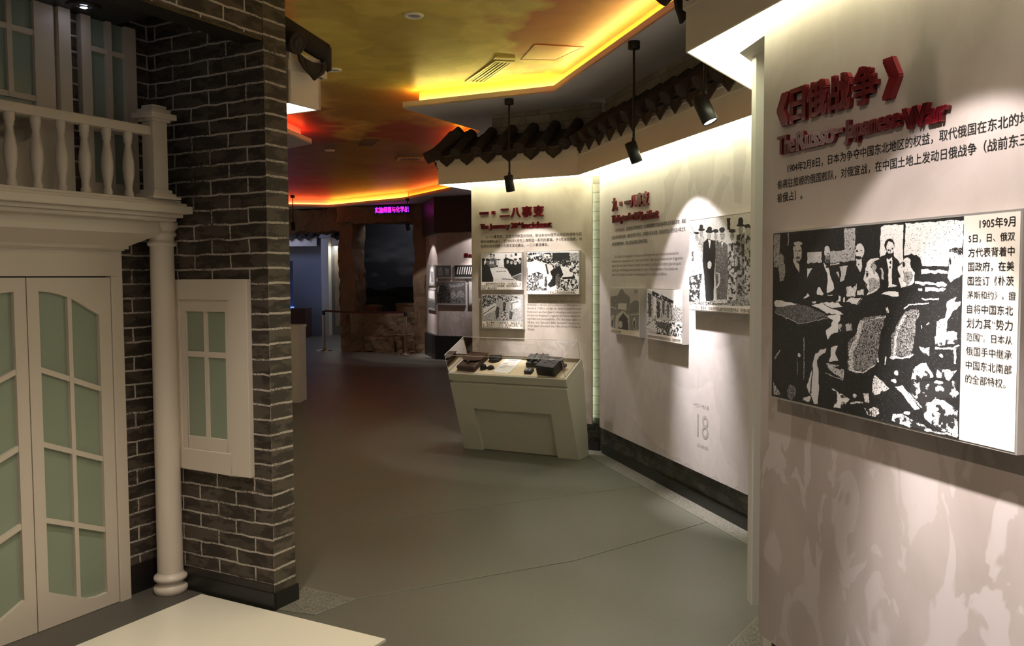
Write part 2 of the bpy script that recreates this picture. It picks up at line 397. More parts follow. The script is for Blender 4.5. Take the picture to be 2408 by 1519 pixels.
# granite kerb bands set flush along the walls
bw = S.sub(-.02, -.07); 
g = MB(); g.plan([tuple(S.sub(.02, -.07)[:2]), tuple(S.sub(3.0, -.07)[:2]), tuple(S.sub(3.0, .10)[:2]), tuple(S.sub(-.12, .12)[:2]), tuple(J.sub(-.1, .12)[:2]), tuple(J.sub(-.1, -.07)[:2])], 0, .003); struct(g.build('trim_1', M['granite']))
g = MB(); g.plan([(1.148, 3.929), (.981, 3.685), (.62, 3.16), (1.1, 1.2), (2.6, 1.2), (2.0, 3.9)], 0, .003); struct(g.build('trim_2', M['granite']))
g = MB(); g.plan([(-1.25, 4.60), (-1.138, 4.377), (-.79, 4.178), (-.947, 3.981), (-1.154, 4.051)], 0, .003); struct(g.build('trim_3', M['granite']))
def strip(pts, w=.006, z=.0035):
    b_ = MB()
    for p, q in zip(pts[:-1], pts[1:]):
        p = Vector((*p, 0)); q = Vector((*q, 0)); d = (q - p).normalized(); k = Vector((-d.y, d.x, 0)) * w / 2
        b_.plan([tuple((p + k)[:2]), tuple((q + k)[:2]), tuple((q - k)[:2]), tuple((p - k)[:2])], .0, z)
    return b_
struct(strip([(-1.138, 4.377), (-.79, 4.178), (-.947, 3.981)]).build('trim_4', M['seam']))
struct(strip([tuple(S.sub(3.0, .10)[:2]), tuple(S.sub(-.12, .12)[:2]), tuple(J.sub(-.1, .12)[:2])]).build('trim_5', M['seam']))
struct(strip([(-.79, 4.178), (.35, 4.75), tuple(S.sub(2.2, .10)[:2])], .005).build('trim_6', M['seam']))
struct(strip([(-1.0, 5.5), (.30, 6.15), tuple(S.sub(1.2, .105)[:2])], .005).build('trim_7', M['seam']))
struct(strip([(.62, 3.16), (.981, 3.685), (1.148, 3.929)]).build('trim_8', M['seam']))

# ---- right-hand brick walls (behind the panels, up to the soffit)
w = MB(); w.box(S, -.05, 3.35, -.25, -.07, .0, ZS + .05); struct(w.build('wall_right', M['brick_wall']))
w = MB(); w.box(J, .20, 1.36, -.27, -.07, .0, ZS + .05); struct(w.build('wall_back_right', M['brick_wall']))
w = MB(); w.box(F, -.02, 3.6, -.25, -.07, .0, ZS + .05); struct(w.build('wall_right_front', M['brick_wall']))
w = MB(); a_, b_ = Vector((1.05, 3.52, 0)), S.sub(3.3, -.06); d_ = (b_ - a_).normalized(); k_ = Vector((d_.y, -d_.x, 0)) * .06
w.plan([tuple(a_[:2]), tuple(b_[:2]), tuple((b_ + k_)[:2]), tuple((a_ + k_)[:2])], 0, 2.45); struct(w.build('wall_right_return', M['white']))
# darker brick plinth course under the panels with a dark bottom row
w = MB(); w.box(S, -.045, 3.3, -.068, -.055, 0, .30); struct(w.build('baseboard_right', M['brick_base']))
w = MB(); w.box(S, -.04, 3.3, -.058, -.035, 0, .085); struct(w.build('trim_9', M['darkbase']))
w = MB(); w.box(J, .2, 1.345, -.068, -.055, 0, .30); struct(w.build('baseboard_back', M['brick_base']))
w = MB(); w.box(J, .2, 1.34, -.058, -.035, 0, .085); struct(w.build('trim_10', M['darkbase']))

# ---- soffits with cove
def offset_in(path, d):
    """path of (x,y); offset to the right of the travel direction"""
    out = []; P = [Vector((*p, 0)) for p in path]
    for i in range(len(P)):
        ns = []
        if i > 0: e = (P[i] - P[i - 1]).normalized(); ns.append(Vector((e.y, -e.x, 0)))
        if i < len(P) - 1: e = (P[i + 1] - P[i]).normalized(); ns.append(Vector((e.y, -e.x, 0)))
        nn = sum(ns, Vector((0, 0, 0))); nn = nn / (nn.length_squared) * (2 if len(ns) == 2 else 1) * (1 if len(ns) == 1 else 1)
        if len(ns) == 2: nn = (ns[0] + ns[1]) / (1 + ns[0].dot(ns[1]))
        else: nn = ns[0]
        out.append(tuple((P[i] + nn * d)[:2]))
    return out
def soffit(idx, path, rest, cols):
    """slab under the ceiling; path = the open edge (slab on the right of travel), rest closes the polygon"""
    s_ = MB(); s_.plan(path + rest, ZS - .003, ZS + .012); struct(s_.build('ceiling_soffit_' + idx, M['soffit']))
    inn = offset_in(path, .11); lipin = offset_in(path, .10)
    f_ = MB()
    for i in range(len(path) - 1):
        f_.plan([path[i], path[i + 1], lipin[i + 1], lipin[i]], ZS - .001, ZS + LIP)
    lip_ = struct(f_.build('trim_lip_' + idx, M['lip']))
    inn2 = offset_in(path, .15); r_ = MB()
    for i in range(len(path) - 1):
        r_.plan([inn[i], inn[i + 1], inn2[i + 1], inn2[i]], ZS + .01, ZC)
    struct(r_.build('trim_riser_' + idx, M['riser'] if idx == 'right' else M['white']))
    q = offset_in(path, .08); q2 = offset_in(path, .096)
    for i in range(len(path) - 1):
        if cols[i] is None: continue
        c_ = MB(); c_.plan([q[i], q[i + 1], q2[i + 1], q2[i]], ZS + LIP, ZS + LIP + .008)
        c_.build('led_strip', emit('led_' + idx + str(i), cols[i][0], cols[i][1]), lip_)
Y_ = (1.0, .86, .26); O_ = (1.0, .30, .03); R_ = (1.0, .10, .03)
A0 = (2.23, .7)
soffit('right', [A0, (.975, 5.147), (.367, 7.402), (-1.011, 8.063), (-.330, 9.33), (-.708, 10.394), (-1.095, 15.52), (-2.178, 17.397)],
       [(-1.0, 19.5), (4.2, 19.5), (4.2, .7)],
       [(Y_, E_COVE), (Y_, E_COVE),
        (Y_, E_COVE), (O_, E_COVE * 1.1),
        (O_, E_COVE * .6), (O_, E_COVE * .5), ((1, .16, .03), E_COVE * 1.1)])
soffit('far', [(-2.178, 17.397), (-4.04, 19.053), (-4.939, 18.773), (-8.5, 17.6)], [(-8.5, 21.5), (-1.0, 21.5), (-1.0, 19.5)],
       [((1, .34, .03), E_COVE * 1.5), (R_, E_COVE * 1.2), (R_, E_COVE)])
soffit('left', [(-2.98, 10.73), (-2.757, 10.53), (-2.349, 10.145), (-2.62, 8.0), (-2.3, 6.1)], [(-4.0, 6.1), (-4.0, 10.73)],
       [(R_, E_COVE * .5), (R_, E_COVE * .5), (R_, E_COVE * .35), None])

# ---- painted sky ceiling
CX0, CX1, CY0, CY1 = -6.4, 3.0, 1.6, 19.6
hh, ww = 560, 300
yy, xx = np.meshgrid(CY1 + (CY0 - CY1) * (np.arange(hh) + .5) / hh, CX0 + (CX1 - CX0) * (np.arange(ww) + .5) / ww, indexing='ij')
jx = xx + (smooth_noise(hh, ww, 14) - .5) * .55 + (smooth_noise(hh, ww, 5) - .5) * .25; jy = yy + (smooth_noise(hh, ww, 16) - .5) * .9 + (smooth_noise(hh, ww, 5) - .5) * .3
yel = np.array([.76, .60, .15]); olv = np.array([.40, .28, .07]); red = np.array([.40, .085, .025]); mar = np.array([.30, .05, .025]); dim_brown = np.array([.27, .17, .06]); org = np.array([.72, .28, .06])
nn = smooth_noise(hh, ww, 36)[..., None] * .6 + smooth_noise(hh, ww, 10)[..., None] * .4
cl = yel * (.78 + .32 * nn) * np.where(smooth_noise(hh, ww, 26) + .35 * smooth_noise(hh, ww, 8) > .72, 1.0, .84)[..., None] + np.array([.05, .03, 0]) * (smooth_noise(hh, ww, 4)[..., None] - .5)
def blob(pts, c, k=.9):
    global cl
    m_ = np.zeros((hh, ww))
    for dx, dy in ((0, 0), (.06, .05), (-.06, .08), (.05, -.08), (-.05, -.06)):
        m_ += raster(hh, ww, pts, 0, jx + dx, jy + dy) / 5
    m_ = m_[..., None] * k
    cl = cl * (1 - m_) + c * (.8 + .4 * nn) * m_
blob([(-9, 10.6), (3, 10.6), (3, 22), (-9, 22)], dim_brown, .95)  # dark brown paint that also carries the dim light of the far end
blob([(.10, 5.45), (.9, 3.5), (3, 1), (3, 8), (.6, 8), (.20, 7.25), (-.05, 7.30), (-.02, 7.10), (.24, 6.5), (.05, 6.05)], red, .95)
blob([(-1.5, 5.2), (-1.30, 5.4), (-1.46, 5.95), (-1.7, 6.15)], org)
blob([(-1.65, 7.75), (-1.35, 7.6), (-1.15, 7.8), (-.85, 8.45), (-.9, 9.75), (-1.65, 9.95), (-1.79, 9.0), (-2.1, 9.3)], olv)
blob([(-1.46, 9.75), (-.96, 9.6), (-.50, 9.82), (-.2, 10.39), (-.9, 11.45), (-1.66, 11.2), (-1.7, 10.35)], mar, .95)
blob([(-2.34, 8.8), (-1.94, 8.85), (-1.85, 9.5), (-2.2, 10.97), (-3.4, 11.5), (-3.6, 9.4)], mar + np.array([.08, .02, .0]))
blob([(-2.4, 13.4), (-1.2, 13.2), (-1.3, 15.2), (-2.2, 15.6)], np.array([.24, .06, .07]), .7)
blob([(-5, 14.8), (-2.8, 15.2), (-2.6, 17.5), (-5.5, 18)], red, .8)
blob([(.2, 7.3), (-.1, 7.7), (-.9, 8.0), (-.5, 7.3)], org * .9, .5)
m, t, b = nt('painted_ceiling'); L = t.links.new
at = N(t, 'ShaderNodeVertexColor'); at.layer_name = 'print'
tc = N(t, 'ShaderNodeTexCoord'); n1 = N(t, 'ShaderNodeTexNoise'); n1.inputs['Scale'].default_value = 3.5; n1.inputs['Detail'].default_value = 7; n1.inputs['Distortion'].default_value = 1.0; L(tc.outputs['Object'], n1.inputs['Vector'])
r1 = N(t, 'ShaderNodeValToRGB'); r1.color_ramp.elements[0].position = .3; r1.color_ramp.elements[1].position = .7; r1.color_ramp.elements[0].color = (.78, .72, .6, 1); r1.color_ramp.elements[1].color = (1, 1, 1, 1); L(n1.outputs['Fac'], r1.inputs[0])
mu = N(t, 'ShaderNodeMix', data_type='RGBA', blend_type='MULTIPLY'); mu.inputs[0].default_value = 1; L(at.outputs['Color'], mu.inputs[6]); L(r1.outputs[0], mu.inputs[7]); L(mu.outputs[2], b.inputs['Base Color'])
b.inputs['Roughness'].default_value = .40; b.inputs['Specular IOR Level'].default_value = .18
M['ceiling'] = m
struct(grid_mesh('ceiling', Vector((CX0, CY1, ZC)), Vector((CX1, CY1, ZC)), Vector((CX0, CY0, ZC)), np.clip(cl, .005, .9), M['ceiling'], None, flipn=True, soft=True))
w = MB(); w.box(Fr((0, 0), 90), -8.2, 3.6, -21.4, 1.5, ZC + .01, ZC + .06); struct(w.build('ceiling_slab', M['black']))

# ceiling fittings
def downlight(x, y, r, label):
    tt = thing('ceiling_downlight', (x, y, ZC), label, 'ceiling light', 'round ceiling downlights')
    k = MB(); k.lathe((x, y, ZC), [(r, 0), (r, -.006), (r * .92, -.012), (r * .66, -.012), (r * .62, -.002), (r * .62, 0)]); k.build('trim_ring', M['white'], tt)
    k = MB(); k.lathe((x, y, ZC), [(r * .6, 0), (r * .6, -.004), (r * .3, -.005)]); k.build('lens', plain('unlit_lens', (.30, .29, .28), .3), tt)
downlight(-.647, 5.805, .066, 'unlit round white downlight alone in the yellow part of the painted ceiling')
downlight(-1.489, 7.279, .066, 'unlit round white downlight beside the tile end left of the ceiling')
downlight(-2.487, 11.79, .07, 'unlit round downlight far away in the dark part of the ceiling')
def vent(P, label, nsl, name='ceiling_vent'):
    P = [Vector((*p, 0)) for p in P]     # four corners near-left, near-right, far-right, far-left
    c0 = sum(P, Vector()) / 4
    tt = thing(name, (c0.x, c0.y, ZC), label, 'air vent', 'slatted ceiling vents')
    def L2(a, b_): return P[0].lerp(P[1], a).lerp(P[3].lerp(P[2], a), b_)
    def quad(a0, a1, b0, b1, z0, z1): return [tuple(L2(a, b_)[:2]) for a, b_ in ((a0, b0), (a1, b0), (a1, b1), (a0, b1))], z0, z1
    k = MB()
    for a0, a1, b0, b1 in ((0, .13, 0, 1), (.87, 1, 0, 1), (.13, .87, 0, .05), (.13, .87, .95, 1)): k.plan(*quad(a0, a1, b0, b1, ZC - .012, ZC))
    k.build('frame', M['ceil_yellow'], tt)
    k = MB(); k.plan(*quad(.13, .87, .05, .95, ZC - .003, ZC)); k.build('backing', M['black'], tt)
    for i in range(nsl):
        a = .13 + .74 * (i + .5) / nsl; h = .74 / nsl * .22
        k = MB(); k.plan(*quad(a - h, a + h, .05, .95, ZC - .011, ZC - .002)); k.build('slat', M['ceil_yellow'], tt)
M['ceil_yellow'] = plain('painted_vent', (.45, .36, .14), .35)
M['ceil_brown'] = plain('painted_hatch', (.34, .075, .03), .35)
M['ceil_dark'] = plain('painted_hatch_dark', (.16, .10, .05), .4)
vent([(-.411, 7.72), (-.233, 7.76), (.031, 7.01), (-.123, 6.98)], 'yellow slatted air vent beside the bright yellow cove', 4)
vent([(-1.714, 12.8), (-1.309, 12.85), (-1.271, 12.53), (-1.653, 12.52)], 'small dark slatted vent in the far brown part of the ceiling', 10)
def hatch(P, label, mat):
    P = [Vector((*p, 0)) for p in P]; c0 = sum(P, Vector()) / 4
    tt = thing('access_hatch', (c0.x, c0.y, ZC), label, 'ceiling hatch', 'square ceiling hatches')
    def ring(f): return [tuple(c0.lerp(p, f)[:2]) for p in P]
    k = MB(); k.plan(ring(.93), ZC - .002, ZC); k.build('door', mat, tt)
    k = MB()
    a, c = ring(1.0), ring(.95)
    for i in range(4): k.plan([a[i], a[(i + 1) % 4], c[(i + 1) % 4], c[i]], ZC - .004, ZC)
    k.build('frame', mat, tt)
hatch([(.079, 6.99), (.359, 7.01), (.56, 6.62), (.181, 6.54)], 'red brown ceiling hatch catching the yellow cove glow', M['ceil_brown'])
hatch([(-2.02, 11.39), (-1.829, 11.40), (-1.676, 10.88), (-1.868, 10.84)], 'dark square ceiling hatch left of the maroon cloud', M['ceil_dark'])
k = MB(); k.plan([(-.14, 6.93), (.02, 6.96), (.035, 6.90), (-.125, 6.87)], ZC - .012, ZC); tag(k.build('ceiling_tag', M['ceil_yellow']), 'small pale strip fitting on the ceiling just before the slatted vent', 'ceiling fitting')
print('shell done')

# ================================================================== TEXT
def text_parts(lines, fr, n, extrude=.0008, bold=0.0, fit='em'):
    """lines: (body, s0, s1, z_bottom, z_top[, slant]); returns MB of all lines. fit 'ink' stretches the ink to the box, 'em' keeps a line's em height"""
    mb = MB()
    for ln in lines:
        body, s0, s1, z0, z1 = ln[:5]
        cu = bpy.data.curves.new('t', 'FONT'); cu.body = body; cu.size = 1; cu.resolution_u = 2 if z1 - z0 < .04 else 4
        cu.extrude = 0; cu.fill_mode = 'FRONT'
        ob = bpy.data.objects.new('t', cu); COL.objects.link(ob)
        dg = bpy.context.evaluated_depsgraph_get(); me = bpy.data.meshes.new_from_object(ob.evaluated_get(dg))
        co = np.empty(len(me.vertices) * 3); me.vertices.foreach_get('co', co); co = co.reshape(-1, 3)
        if len(co):
            x0, x1 = co[:, 0].min(), co[:, 0].max(); y0, y1 = co[:, 1].min(), co[:, 1].max()
            sx = (s1 - s0) / max(1e-6, x1 - x0)
            if fit == 'ink': sy = (z1 - z0) / max(1e-6, y1 - y0); zb = z0 - y0 * sy
            else: sy = (z1 - z0) / .94; sy2 = min(sy, sx * 1.04); zb = (z0 + z1) / 2 - .38 * sy2; sy = sy2
            faces = [tuple(p.vertices) for p in me.polygons]
            bx = bold if isinstance(bold, tuple) else (bold, bold)
            for ox, oy in (((0, 0),) if bx[0] == 0 else ((-bx[0], -bx[1]), (bx[0], -bx[1]), (-bx[0], bx[1]), (bx[0], bx[1]))):   # heavier strokes: overlaid strikes
                em = min(sx, sy)
                def at_(x, y, n_): return fr.W(s0 + (x - x0) * sx + ox * em, n_, zb + y * sy + oy * em)
                front = [at_(x, y, n + extrude) for x, y, _ in co]
                if extrude < .003: mb.add(front, faces); continue
                back = [at_(x, y, n) for x, y, _ in co]
                nv = len(co); cnt = {}
                for f in faces:
                    for i in range(len(f)):
                        e = (f[i], f[(i + 1) % len(f)]); cnt[e] = 1
                walls = [(a + nv, b_ + nv, b_, a) for (a, b_) in cnt if (b_, a) not in cnt]
                mb.add(front + back, faces + walls)
        bpy.data.objects.remove(ob); bpy.data.meshes.remove(me); bpy.data.curves.remove(cu)
    return mb

# ================================================================== EAVES
ZF0, ZF1 = 2.515, 2.685
def cover_tile(fr, s, nf, tt, z0=2.795, top=3.02, ntop=-.05, r=.052):
    p0 = fr.W(s, nf + .085, z0); p1 = fr.W(s, ntop, top); d = p1 - p0
    k = MB(); m_ = p0 + d * .5
    k.cyl(p0, m_ + d * .04, r * 1.0, r * .97, seg=16); k.cyl(m_, p1, r * 1.04, r * .98, seg=16)
    o = k.build('cover_tile', M['tile'], tt, fix=False)
    ax = -d.normalized(); k = MB()
    k.lathe(p0, [(r * 1.1, 0), (r * 1.1, .012), (r * .95, .016), (r * .9, .010), (r * .62, .010), (r * .55, .016), (r * .3, .017), (r * .05, .012)], seg=18, ax=ax)
    k.build('tile_end', M['tile'], o, fix=False)
TONG = [(-.083, 0), (-.080, -.040), (-.056, -.078), (-.024, -.102), (0, -.125), (.024, -.102), (.056, -.078), (.080, -.040), (.083, 0), (.045, -.022), (0, -.030), (-.045, -.022)]
def drip_tile(fr, s, nf, tt, z0=2.795, w=1.18):
    k = MB(); n0 = nf + .055
    k.prism([fr.W(s + x * w, n0 + .012 - z * .12, z0 + z) for x, z in TONG], [fr.W(s + x * w, n0 - z * .12, z0 + z) for x, z in TONG])
    o = k.build('drip_tile', M['tile'], tt)
    k = MB(); RT = [(x * .62, z * .66 - .026) for x, z in TONG[:9]]
    q = [fr.W(s + x * w, n0 + .013 - z * .12, z0 + z) for x, z in RT]
    k.tube(q, .0035, seg=6); k.build('relief', M['tile'], o, fix=False)
def pan_rows(fr, s0, s1, pitch, nf, z0=2.795, top=3.0, ntop=-.06):
    k = MB(); s = s0
    while s < s1 - .02:
        e = min(s + pitch, s1)
        for r in range(5):
            t0 = r / 5; t1 = (r + 1) / 5 + .06
            for i in range(6):
                def pt(a, t_, lift):
                    x = s + (e - s) * a; sag = -.028 * math.sin(PI * a)
                    return fr.W(x, nf + .07 + (ntop - nf - .07) * t_, z0 - .004 + (top - z0) * t_ + sag + lift)
                a0, a1 = i / 6, (i + 1) / 6
                P = [pt(a0, t0, .004), pt(a1, t0, .004), pt(a1, t1, -.010), pt(a0, t1, -.010)]
                Q = [p + Vector((0, 0, .014)) for p in P]
                k.hexa(P + Q)
        s = e
    return k
def eave(name, fr, s0, s1, nf, label, glow, mitre0=0, mitre1=0, diff=None, first=.06, pitch=.23):
    tt = thing(name, fr.W(s0, 0, ZF0), label, 'tiled eave', 'tiled eaves over the display walls')
    W = fr.W
    def bar(n0, n1, z0, z1, ext0=0):   # mitred fascia bar
        e0 = s0 + mitre0 * n1; e0b = s0 + mitre0 * n0; e1 = s1 + mitre1 * n1; e1b = s1 + mitre1 * n0
        return [W(e0b, n0, z0), W(e1b, n0, z0), W(e1, n1, z0), W(e0, n1, z0), W(e0b, n0, z1), W(e1b, n0, z1), W(e1, n1, z1), W(e0, n1, z1)]
    k = MB(); k.hexa(bar(nf - .002, nf + .006, ZF0, ZF1)); k.build('fascia_board', M['fascia'], tt)
    k = MB(); k.hexa(bar(nf - .018, nf + .016, ZF1, ZF1 + .05)); k.hexa(bar(nf - .018, nf + .03, ZF1 + .05, ZF1 + .10)); k.build('cornice', M['fascia'], tt)
    k = MB(); k.plan(diff, ZF0 + .012, ZF0 + .022); k.build('light_diffuser', glow, tt)
    k = MB(); k.plan(diff, ZF0 + .0225, ZF0 + .035); k.build('top_board', M['white'], tt)  # unseen opaque board set on the diffuser to block its upward light
    pan_rows(fr, s0 + mitre0 * nf * .5, s1 + mitre1 * nf * .5, pitch, nf).build('pan_tiles', M['tile'], tt, fix=False)
    s = s0 + first
    while s < s1 - .02:
        cover_tile(fr, s, nf, tt)
        if s + pitch / 2 < s1: drip_tile(fr, s + pitch / 2, nf, tt)
        s += pitch
    return tt
def xy(v): return (v.x, v.y)
# angled bay (faces camera)
CJ = Vector((.600, 7.690, 0)); nfJ = (CJ - J.p).dot(J.n)
sCJ = (CJ - J.p).dot(J.d)
JA = J.sub(-.275, nfJ); JE = Vector((-.40, 9.0, 0))
eJ = eave('tiled_eave', J, -.275, sCJ, nfJ, 'dark tiled eave over the angled January panel, with a row of seven round tile ends', M['glow'], diff=[xy(JA), xy(CJ), xy(J.sub(1.36, -.07)), xy(J.sub(.17, -.07)), xy(J.sub(.17, -.8)), xy(JE)], first=.03)
# left end: side fascia and hip tiles
dE = (JE - JA).normalized(); FE = Fr(xy(JA), math.degrees(math.atan2(dE.x, dE.y)), flip=True)
k = MB(); k.box(FE, 0, .62, -.002, .006, ZF0, ZF1); k.box(FE, -.01, .62, -.018, .016, ZF1, ZF1 + .05); k.box(FE, -.02, .62, -.018, .03, ZF1 + .05, ZF1 + .10); k.build('end_fascia', M['fascia'], eJ)
k = MB(); a_ = J.W(-.275 - .09, nfJ + .09, 2.765); b_ = J.W(-.03, -.02, 3.0); k.cyl(a_, b_, .058, .05, seg=16); k.build('hip_tile', M['tile'], eJ, fix=False)
for q in (.12, .36): drip_tile(FE, q, 0, eJ)
for q in (.0, .24, .48): cover_tile(FE, q, 0, eJ, ntop=-.26)
# right bay
sCS = (CJ - S.p).dot(S.d)
nfS = (CJ - S.p).dot(S.n)
eS = eave('tiled_eave', S, sCS, 3.32, nfS, 'long dark tiled eave over the September panel, running towards the camera', M['glow'], diff=[xy(CJ), xy(S.sub(3.32, nfS)), xy(S.sub(3.32, -.07)), xy(S.sub(-.05, -.07)), xy(J.sub(1.36, -.07))], first=.13)
# front bay
nfF = .104; F0 = F.sub(-.404, nfF); F1 = Vector((1.205, 4.27, 0))
eF = eave('tiled_eave', F, -.404, 3.4, nfF, 'big nearest eave at the upper right, over the Russo-Japanese War panel', M['glow'], diff=[xy(F0), xy(F.sub(3.4, nfF)), xy(F.sub(3.4, -.07)), xy(F.sub(.02, -.07)), xy(F1 + Vector((.35, -.2, 0))), xy(F1)], first=.03)
dE = (F1 - F0).normalized(); FE = Fr(xy(F0), math.degrees(math.atan2(dE.x, dE.y)), flip=True)
k = MB(); k.box(FE, 0, .90, -.002, .006, ZF0, ZF1); k.box(FE, -.01, .90, -.018, .016, ZF1, ZF1 + .05); k.box(FE, -.02, .90, -.018, .03, ZF1 + .05, ZF1 + .10); k.build('end_fascia', M['fascia'], eF)
for q in (.12, .36, .60): drip_tile(FE, q, 0, eF)
for q in (.0, .24, .48, .72): cover_tile(FE, q, 0, eF, ntop=-.26)
k = MB(); k.cyl(F.W(-.404 - .09, nfF + .09, 2.765), F.W(-.14, -.02, 3.0), .058, .05, seg=16); k.build('hip_tile', M['tile'], eF, fix=False)
# header board and post at the panel's back corner
HB = [(.906, 3.432), (1.03, 3.63), (1.16, 3.56), (.975, 3.16), (.935, 3.17)]
k = MB(); k.plan(HB, 2.485, 2.515); struct(k.build('trim_header', M['white']))

# ================================================================== PANELS
def panel(fr, s1, label, mat, z0=.25, z1=2.510, grid=None, name='display_board'):
    tt = thing(name, fr.W(0, 0, z0), label, 'display panel', 'printed display panels')
    k = MB(); k.box(fr, 0, s1, -.022, -.0015 if grid is not None else 0, z0, z1); k.build('board', mat if grid is None else M['boardedge'], tt)
    if grid is not None: grid_mesh('printed_face', fr.W(0, 0, z1), fr.W(s1, 0, z1), fr.W(0, 0, z0), grid, mat, tt, soft=True)
    return tt
M['boardedge'] = plain('board_edge', (.55, .51, .46), .5)
pF = panel(F, 3.3, 'large near display panel with the dark red Russo-Japanese War heading', M['panelF'])
pJ = panel(J, 1.292, 'narrow display panel facing the camera headed The January 28th Incident', M['panelJ'])
# September panel carries a faint printed calendar leaf and brush strokes
PS1, gh, gw = 2.75, 300, 360
v_, u_ = np.meshgrid((np.arange(gh) + .5) / gh, (np.arange(gw) + .5) / gw, indexing='ij')
jv = v_ + (smooth_noise(gh, gw, 9) - .5) * .02; ju = u_ + (smooth_noise(gh, gw, 9) - .5) * .02
g_ = np.ones((gh, gw))
def sz(pts): return [(s / PS1, (2.495 - z) / 2.245) for s, z in pts]
for pts, k_ in (([(1.30, 2.30), (1.42, 2.40), (1.62, 2.42), (1.50, 2.25), (1.42, 2.08), (1.30, 1.95), (1.22, 2.0), (1.36, 2.15)], .86), ([(1.72, 2.45), (1.95, 2.47), (2.10, 2.40), (2.05, 2.2), (1.93, 2.05), (1.86, 2.15), (1.78, 2.25), (1.70, 2.12)], .86),
               ([(2.30, 2.44), (2.48, 2.45), (2.50, 2.30), (2.44, 2.18), (2.40, 2.03), (2.33, 2.05), (2.34, 2.25)], .82), ([(2.02, 2.05), (2.2, 2.25), (2.26, 2.22), (2.14, 2.04)], .86), ([(1.0, 1.95), (1.25, 1.75), (1.32, 1.55), (1.1, 1.62), (.95, 1.75)], .92),
               ([(2.0, 1.30), (2.55, 1.34), (2.55, 1.28), (2.2, 1.10), (2.05, 1.12)], .90)):
    g_ = np.where(raster(gh, gw, sz(pts), 0, ju, jv), g_ * k_, g_)
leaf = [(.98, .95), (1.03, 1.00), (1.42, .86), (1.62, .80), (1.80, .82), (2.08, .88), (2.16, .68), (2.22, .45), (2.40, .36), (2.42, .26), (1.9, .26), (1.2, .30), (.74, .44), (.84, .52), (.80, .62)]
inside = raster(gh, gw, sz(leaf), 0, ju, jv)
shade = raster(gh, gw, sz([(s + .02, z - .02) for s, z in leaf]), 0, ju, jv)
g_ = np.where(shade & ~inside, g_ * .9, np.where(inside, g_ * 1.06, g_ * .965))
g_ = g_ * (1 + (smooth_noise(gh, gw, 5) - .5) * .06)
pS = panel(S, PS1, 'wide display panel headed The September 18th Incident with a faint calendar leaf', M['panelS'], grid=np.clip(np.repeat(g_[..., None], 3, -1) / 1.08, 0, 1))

# headings and body text
def heading(lines, fr, tt, name, ex, bold, ds=0, dz=0):
    for b_, s0, s1, z0, z1 in lines: letters([(b_, s0 + ds, s1 + ds, z0 + dz, z1 + dz)], fr, tt, name, M['red'], ex, bold, 'ink')
def letters(lines, fr, tt, name, mat, ex=.0012, bold=0, fit='em', n=0):
    return text_parts(lines, fr, n, ex, bold, fit).build(name, mat, tt, fix=False)
BO = .022
heading([('《', .087, .147, 2.135, 2.245), ('日', .166, .246, 2.135, 2.245), ('俄', .263, .362, 2.135, 2.245), ('战', .376, .478, 2.130, 2.240), ('争', .492, .598, 2.128, 2.238), ('》', .632, .692, 2.122, 2.236)], F, pF, 'heading_character', 0.016, (.042, .030), 0.025, -0.005)
heading([('The', .092, .190, 2.035, 2.098), ('Russo', .205, .405, 2.035, 2.098), ('-', .416, .444, 2.060, 2.070), ('Japanese', .458, .700, 2.016, 2.090), ('War', .715, .876, 2.020, 2.078)], F, pF, 'heading_word', 0.016, (.062, .02), 0.025, -0.005)
letters([('1904年2月8日，日本为争夺中国东北地区的权益，取代俄国在东北的地位', .157, 1.185, 1.955, 2.002), ('偷袭驻旅顺的俄国舰队，对俄宣战，在中国土地上发动日俄战争（战前东三省', .095, 1.185, 1.905, 1.950), ('被俄占）。', .094, .245, 1.860, 1.902)], F, pF, 'body_text', M['ink'], .0012, .006)
heading([('一', .096, .190, 2.222, 2.240), ('·', .235, .262, 2.220, 2.244), ('二', .325, .425, 2.192, 2.262), ('八', .445, .545, 2.180, 2.268), ('事', .565, .668, 2.178, 2.276), ('变', .690, .793, 2.178, 2.278)], J, pJ, 'heading_character', 0.012, (.042, .030), 0.007, -0.001)
heading([('The', .100, .190, 2.076, 2.126), ('January', .205, .430, 2.062, 2.126), ('28', .445, .512, 2.076, 2.127), ('th', .516, .548, 2.100, 2.130), ('Incident', .563, .875, 2.072, 2.127)], J, pJ, 'heading_word', 0.012, (.062, .02), 0.007, -0.001)
letters([('九一八事变后，日本为转移国际视线，使日本对中国东北地区的侵略与控', .160, 1.192, 1.978, 2.020), ('制行动顺利进行，于1932年1月在上海制造一系列的事端，于1月28日深夜，向', .108, 1.192, 1.935, 1.974), ('驻闸北的中国第十九路军发动袭击，一二八事变爆发。', .108, .850, 1.890, 1.930)], J, pJ, 'body_text', M['ink'], .0012, .006)
EN = ['   After the September 18th Incident, Japan', 'created a series of incidents in Shanghai in', 'January 1932 in order to divert international', "attention so that Japan's invasion and control", 'of the northeastern regions of China would be', 'carried out successfully. On the late night of', '28 Jan, the "January 28th Incident" broke out', 'when Japan attacked the 19th Army of China at', 'Zhabei.']
letters([(l, .72 if i == 0 else .621, 1.182 if i < 8 else .70, 1.368 - i * .0335, 1.394 - i * .0335) for i, l in enumerate(EN)], J, pJ, 'english_text', M['inkgrey'], .0012, .0)
heading([('九', .285, .385, 2.170, 2.275), ('·', .455, .480, 2.205, 2.230), ('一', .560, .665, 2.208, 2.226), ('八', .680, .780, 2.172, 2.262), ('事', .795, .895, 2.165, 2.268), ('变', .910, 1.015, 2.165, 2.268)], S, pS, 'heading_character', 0.016, (.042, .030), 0.04, -0.004)
